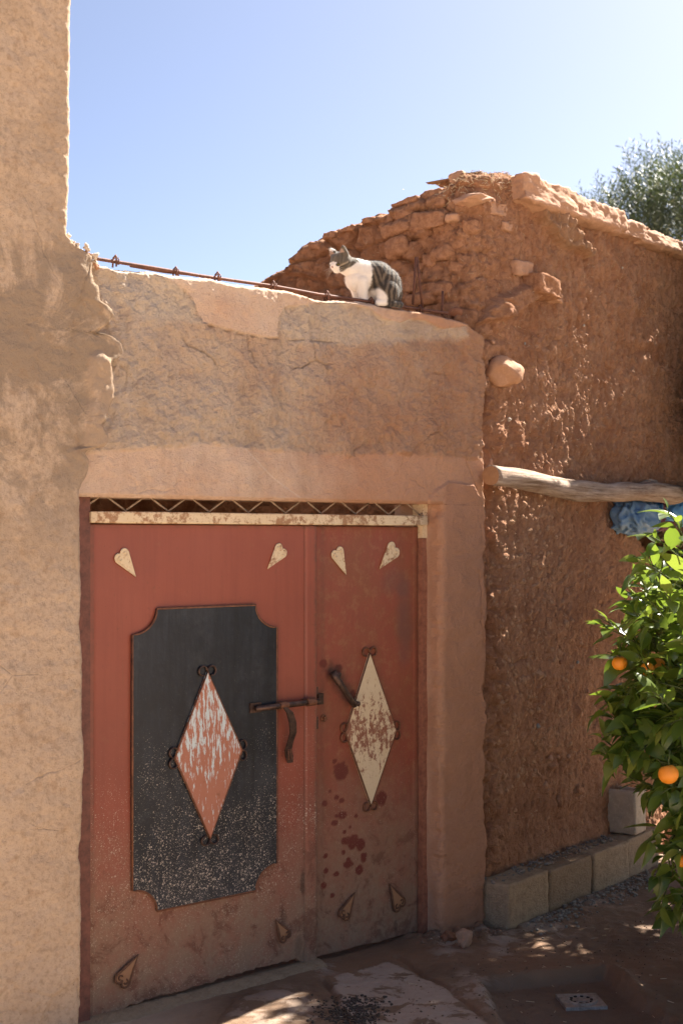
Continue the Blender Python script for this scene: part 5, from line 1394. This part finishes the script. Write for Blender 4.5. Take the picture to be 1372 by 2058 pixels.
def cat_colour(co):
    X, Y, Zc = co.T
    wob = .006 * fbm(X * 60 + Y * 30, Zc * 60, 3, 201)
    dark = np.array([.034, .026, .020]); mid_ = np.array([.150, .114, .082]); white = np.array([.80, .74, .67])
    # stripes run down the flank, bending along the haunch
    ph = (X * .95 + .35 * (Zc - .1) * np.sign(-X - .06) + .5 * np.maximum(0, .06 - Zc)) * 300 + 2.6 * fbm(X * 16, Zc * 16 + Y * 8, 3, 203)
    stp = sst(-.25, .45, np.sin(ph) + .55 * fbm(X * 45, Zc * 45 + Y * 20, 2, 205))
    C = dark[None] + (mid_ - dark)[None] * stp[:, None]
    back_ = sst(.165, .19, Zc + wob); C = C * (1 - .55 * back_[:, None]) + dark * .55 * back_[:, None]
    wm = sst(-.020, -.010, X + wob + .10 * np.maximum(0, .10 - Zc) * 2) * (X < .2)          # chest, shoulders, forelegs
    hd = np.linalg.norm(co - np.array(HC + Vector((-.010, 0, .006))), axis=1)
    belly = sst(.078, .064, Zc + wob + 1.1 * np.maximum(0, -X - .045)) * sst(-.080, -.068, X + wob)
    wm = np.maximum(wm, belly)
    rel = co - np.array(HC); f_ = rel @ np.array(fd); u_ = rel @ np.array(upv); s_ = rel @ np.array(side)
    head = sst(.062, .052, hd) * (X > .045)
    nape = sst(.0, .012, (Zc - .168) + wob) * sst(.030, .042, X + wob) * (X < .12)
    muzz = np.clip(sst(.034, .040, f_ - 1.5 * np.maximum(0, u_ + .014) - .45 * np.abs(s_) + wob * .4) + sst(-.030, -.036, u_ - .25 * np.maximum(0, np.abs(s_) - .01) + wob * .6), 0, 1)
    blaze = sst(.010, .005, np.abs(s_)) * sst(.030, .036, f_) * sst(.022, .012, u_)
    hw = np.clip(np.maximum(muzz, blaze), 0, 1)
    wm = np.where(head > .5, hw, np.maximum(wm * (1 - nape), 0))
    hc = np.array([.115, .092, .066])[None] * (1 + .8 * fbm(s_ * 130, f_ * 50 + u_ * 30, 2, 207))[:, None]
    cheek = np.exp(-((u_ + .010 - .10 * (np.abs(s_) - .02)) / .0032) ** 2) * sst(.018, .024, np.abs(s_)) * (f_ > -.004); hc = hc * (1 - .8 * cheek[:, None]) + dark * .4 * cheek[:, None]
    lite = np.exp(-((u_ + .003) / .0035) ** 2) * sst(.016, .022, np.abs(s_)) * (f_ > .004); hc = hc + lite[:, None] * np.array([.22, .17, .11])
    C = np.where((head > .5)[:, None] | (nape > .5)[:, None], hc, C)
    C = C + (white - C) * np.clip(wm, 0, 1)[:, None]
    earm = (u_ > .040) & (np.abs(s_) > .012) & (f_ > .004); C = np.where(earm[:, None], np.array([.34, .23, .17]), C)
    td = np.min([np.linalg.norm(co - (np.array(a_) * (1 - t_) + np.array(b_) * t_), axis=1) for a_, b_ in zip(tl[:-1], tl[1:]) for t_ in (0, .33, .66)], axis=0); tailm = td < .0155; C = np.where(tailm[:, None], dark + (mid_ - dark) * sst(-.2, .3, np.sin(X * 240 + Y * 120))[:, None] * .55, C)
    nose = np.linalg.norm(co - NOSE, axis=1) < .0046; C = np.where(nose[:, None], np.array([.30, .14, .11]), C)
    for e_ in EYES:
        ey = np.linalg.norm((co - e_) * np.array([1, 1, 1.35]), axis=1); k_ = sst(.0105, .0075, ey)[:, None]
        C = C * (1 - k_) + np.array([.016, .012, .009]) * k_
    return np.clip(C, 0, 1)
Cc = cat_colour(co)
co2 = co + nr * (.0012 * fbm(co[:, 0] * 70, co[:, 2] * 70 + co[:, 1] * 50, 3, 209))[:, None]
me2.vertices.foreach_set('co', co2.ravel())
at_ = me2.attributes.new('mask', 'FLOAT_COLOR', 'POINT'); at_.data.foreach_set('color', np.concatenate([Cc, np.ones((n, 1))], 1).astype(np.float32).ravel())
me2.materials.clear(); me2.materials.append(M_FUR); me2.polygons.foreach_set('use_smooth', [True] * len(me2.polygons))
body = bpy.data.objects.new('body', me2); place(body, cat)
# short coat
rs_ = np.random.RandomState(4); sel = rs_.randint(0, n, 26000)
P = co2[sel] + rs_.normal(0, .0008, (len(sel), 3)); Nn = nr[sel]; hd_ = np.linalg.norm(P - np.array(HC), axis=1)
flow = np.array([-1, 0, -.35])[None] + rs_.normal(0, .35, (len(sel), 3)); flow -= (flow * Nn).sum(1)[:, None] * Nn
dirs = Nn * .45 + flow * .75; dirs /= np.linalg.norm(dirs, axis=1)[:, None]
Lh = np.where(hd_ < .055, .0045, .0085) * rs_.uniform(.6, 1.3, len(sel)); Lh = np.where(P[:, 2] < .02, .003, Lh)
sd = np.cross(dirs, Nn + 1e-4); sd /= np.linalg.norm(sd, axis=1)[:, None] + 1e-9
Q = np.stack([P - sd * .00035 - Nn * .001, P + sd * .00035 - Nn * .001, P + dirs * Lh[:, None]], 1).reshape(-1, 3)
Aq = np.repeat(np.concatenate([Cc[sel], np.ones((len(sel), 1))], 1), 3, 0)
fur = raw_mesh('fur', Q, np.arange(len(Q)).reshape(-1, 3), M_FUR, cat, Aq); fur['kind'] = 'stuff'
m = Mat('cat_eye', .15, .6); M_EYE = m.done(m.mix(m.noise(80), (.10, .085, .02), (.20, .17, .04)))
for sg in (-1, 1):
    bm = bmesh.new(); bmesh.ops.create_uvsphere(bm, u_segments=16, v_segments=10, radius=.0062, matrix=Matrix.Translation(Vector(EYES[(sg + 1) // 2]) - (Vector(EYES[(sg + 1) // 2]) - HC).normalized() * .0035) @ Matrix.Diagonal((1, 1, .50, 1)))
    me = bpy.data.meshes.new('eye'); bm.to_mesh(me); bm.free(); me.materials.append(M_EYE); mesh_obj('eye', me, cat)
m = Mat('whisker', .5, .3); M_WH = m.done((.8, .78, .74))
for sg in (-1, 1):
    for k in range(4):
        a_ = HC + fd * .050 + side * sg * .010 - upv * (.006 + .002 * k); b_ = a_ + side * sg * .045 - upv * (.004 + .010 * k) + fd * .008
        g = MB(); g.tube([a_, a_.lerp(b_, .5) + upv * .004, b_], [.0004, .0003, .0001], 4); g.build('whisker', M_WH, cat)
sc_, zc_ = F(729, 604, PW - .075)
P0 = MF @ Vector((sc_, -(PW - .075), 0))
zw = float(np.interp(sc_, tp[:, 0], tp[:, 1]))
hdg = math.atan2(-math.sin(math.radians(24)), -math.cos(math.radians(24)))
cat.matrix_world = Matrix.Translation((P0.x, P0.y, zw - .001)) @ Matrix.Rotation(hdg, 4, 'Z')
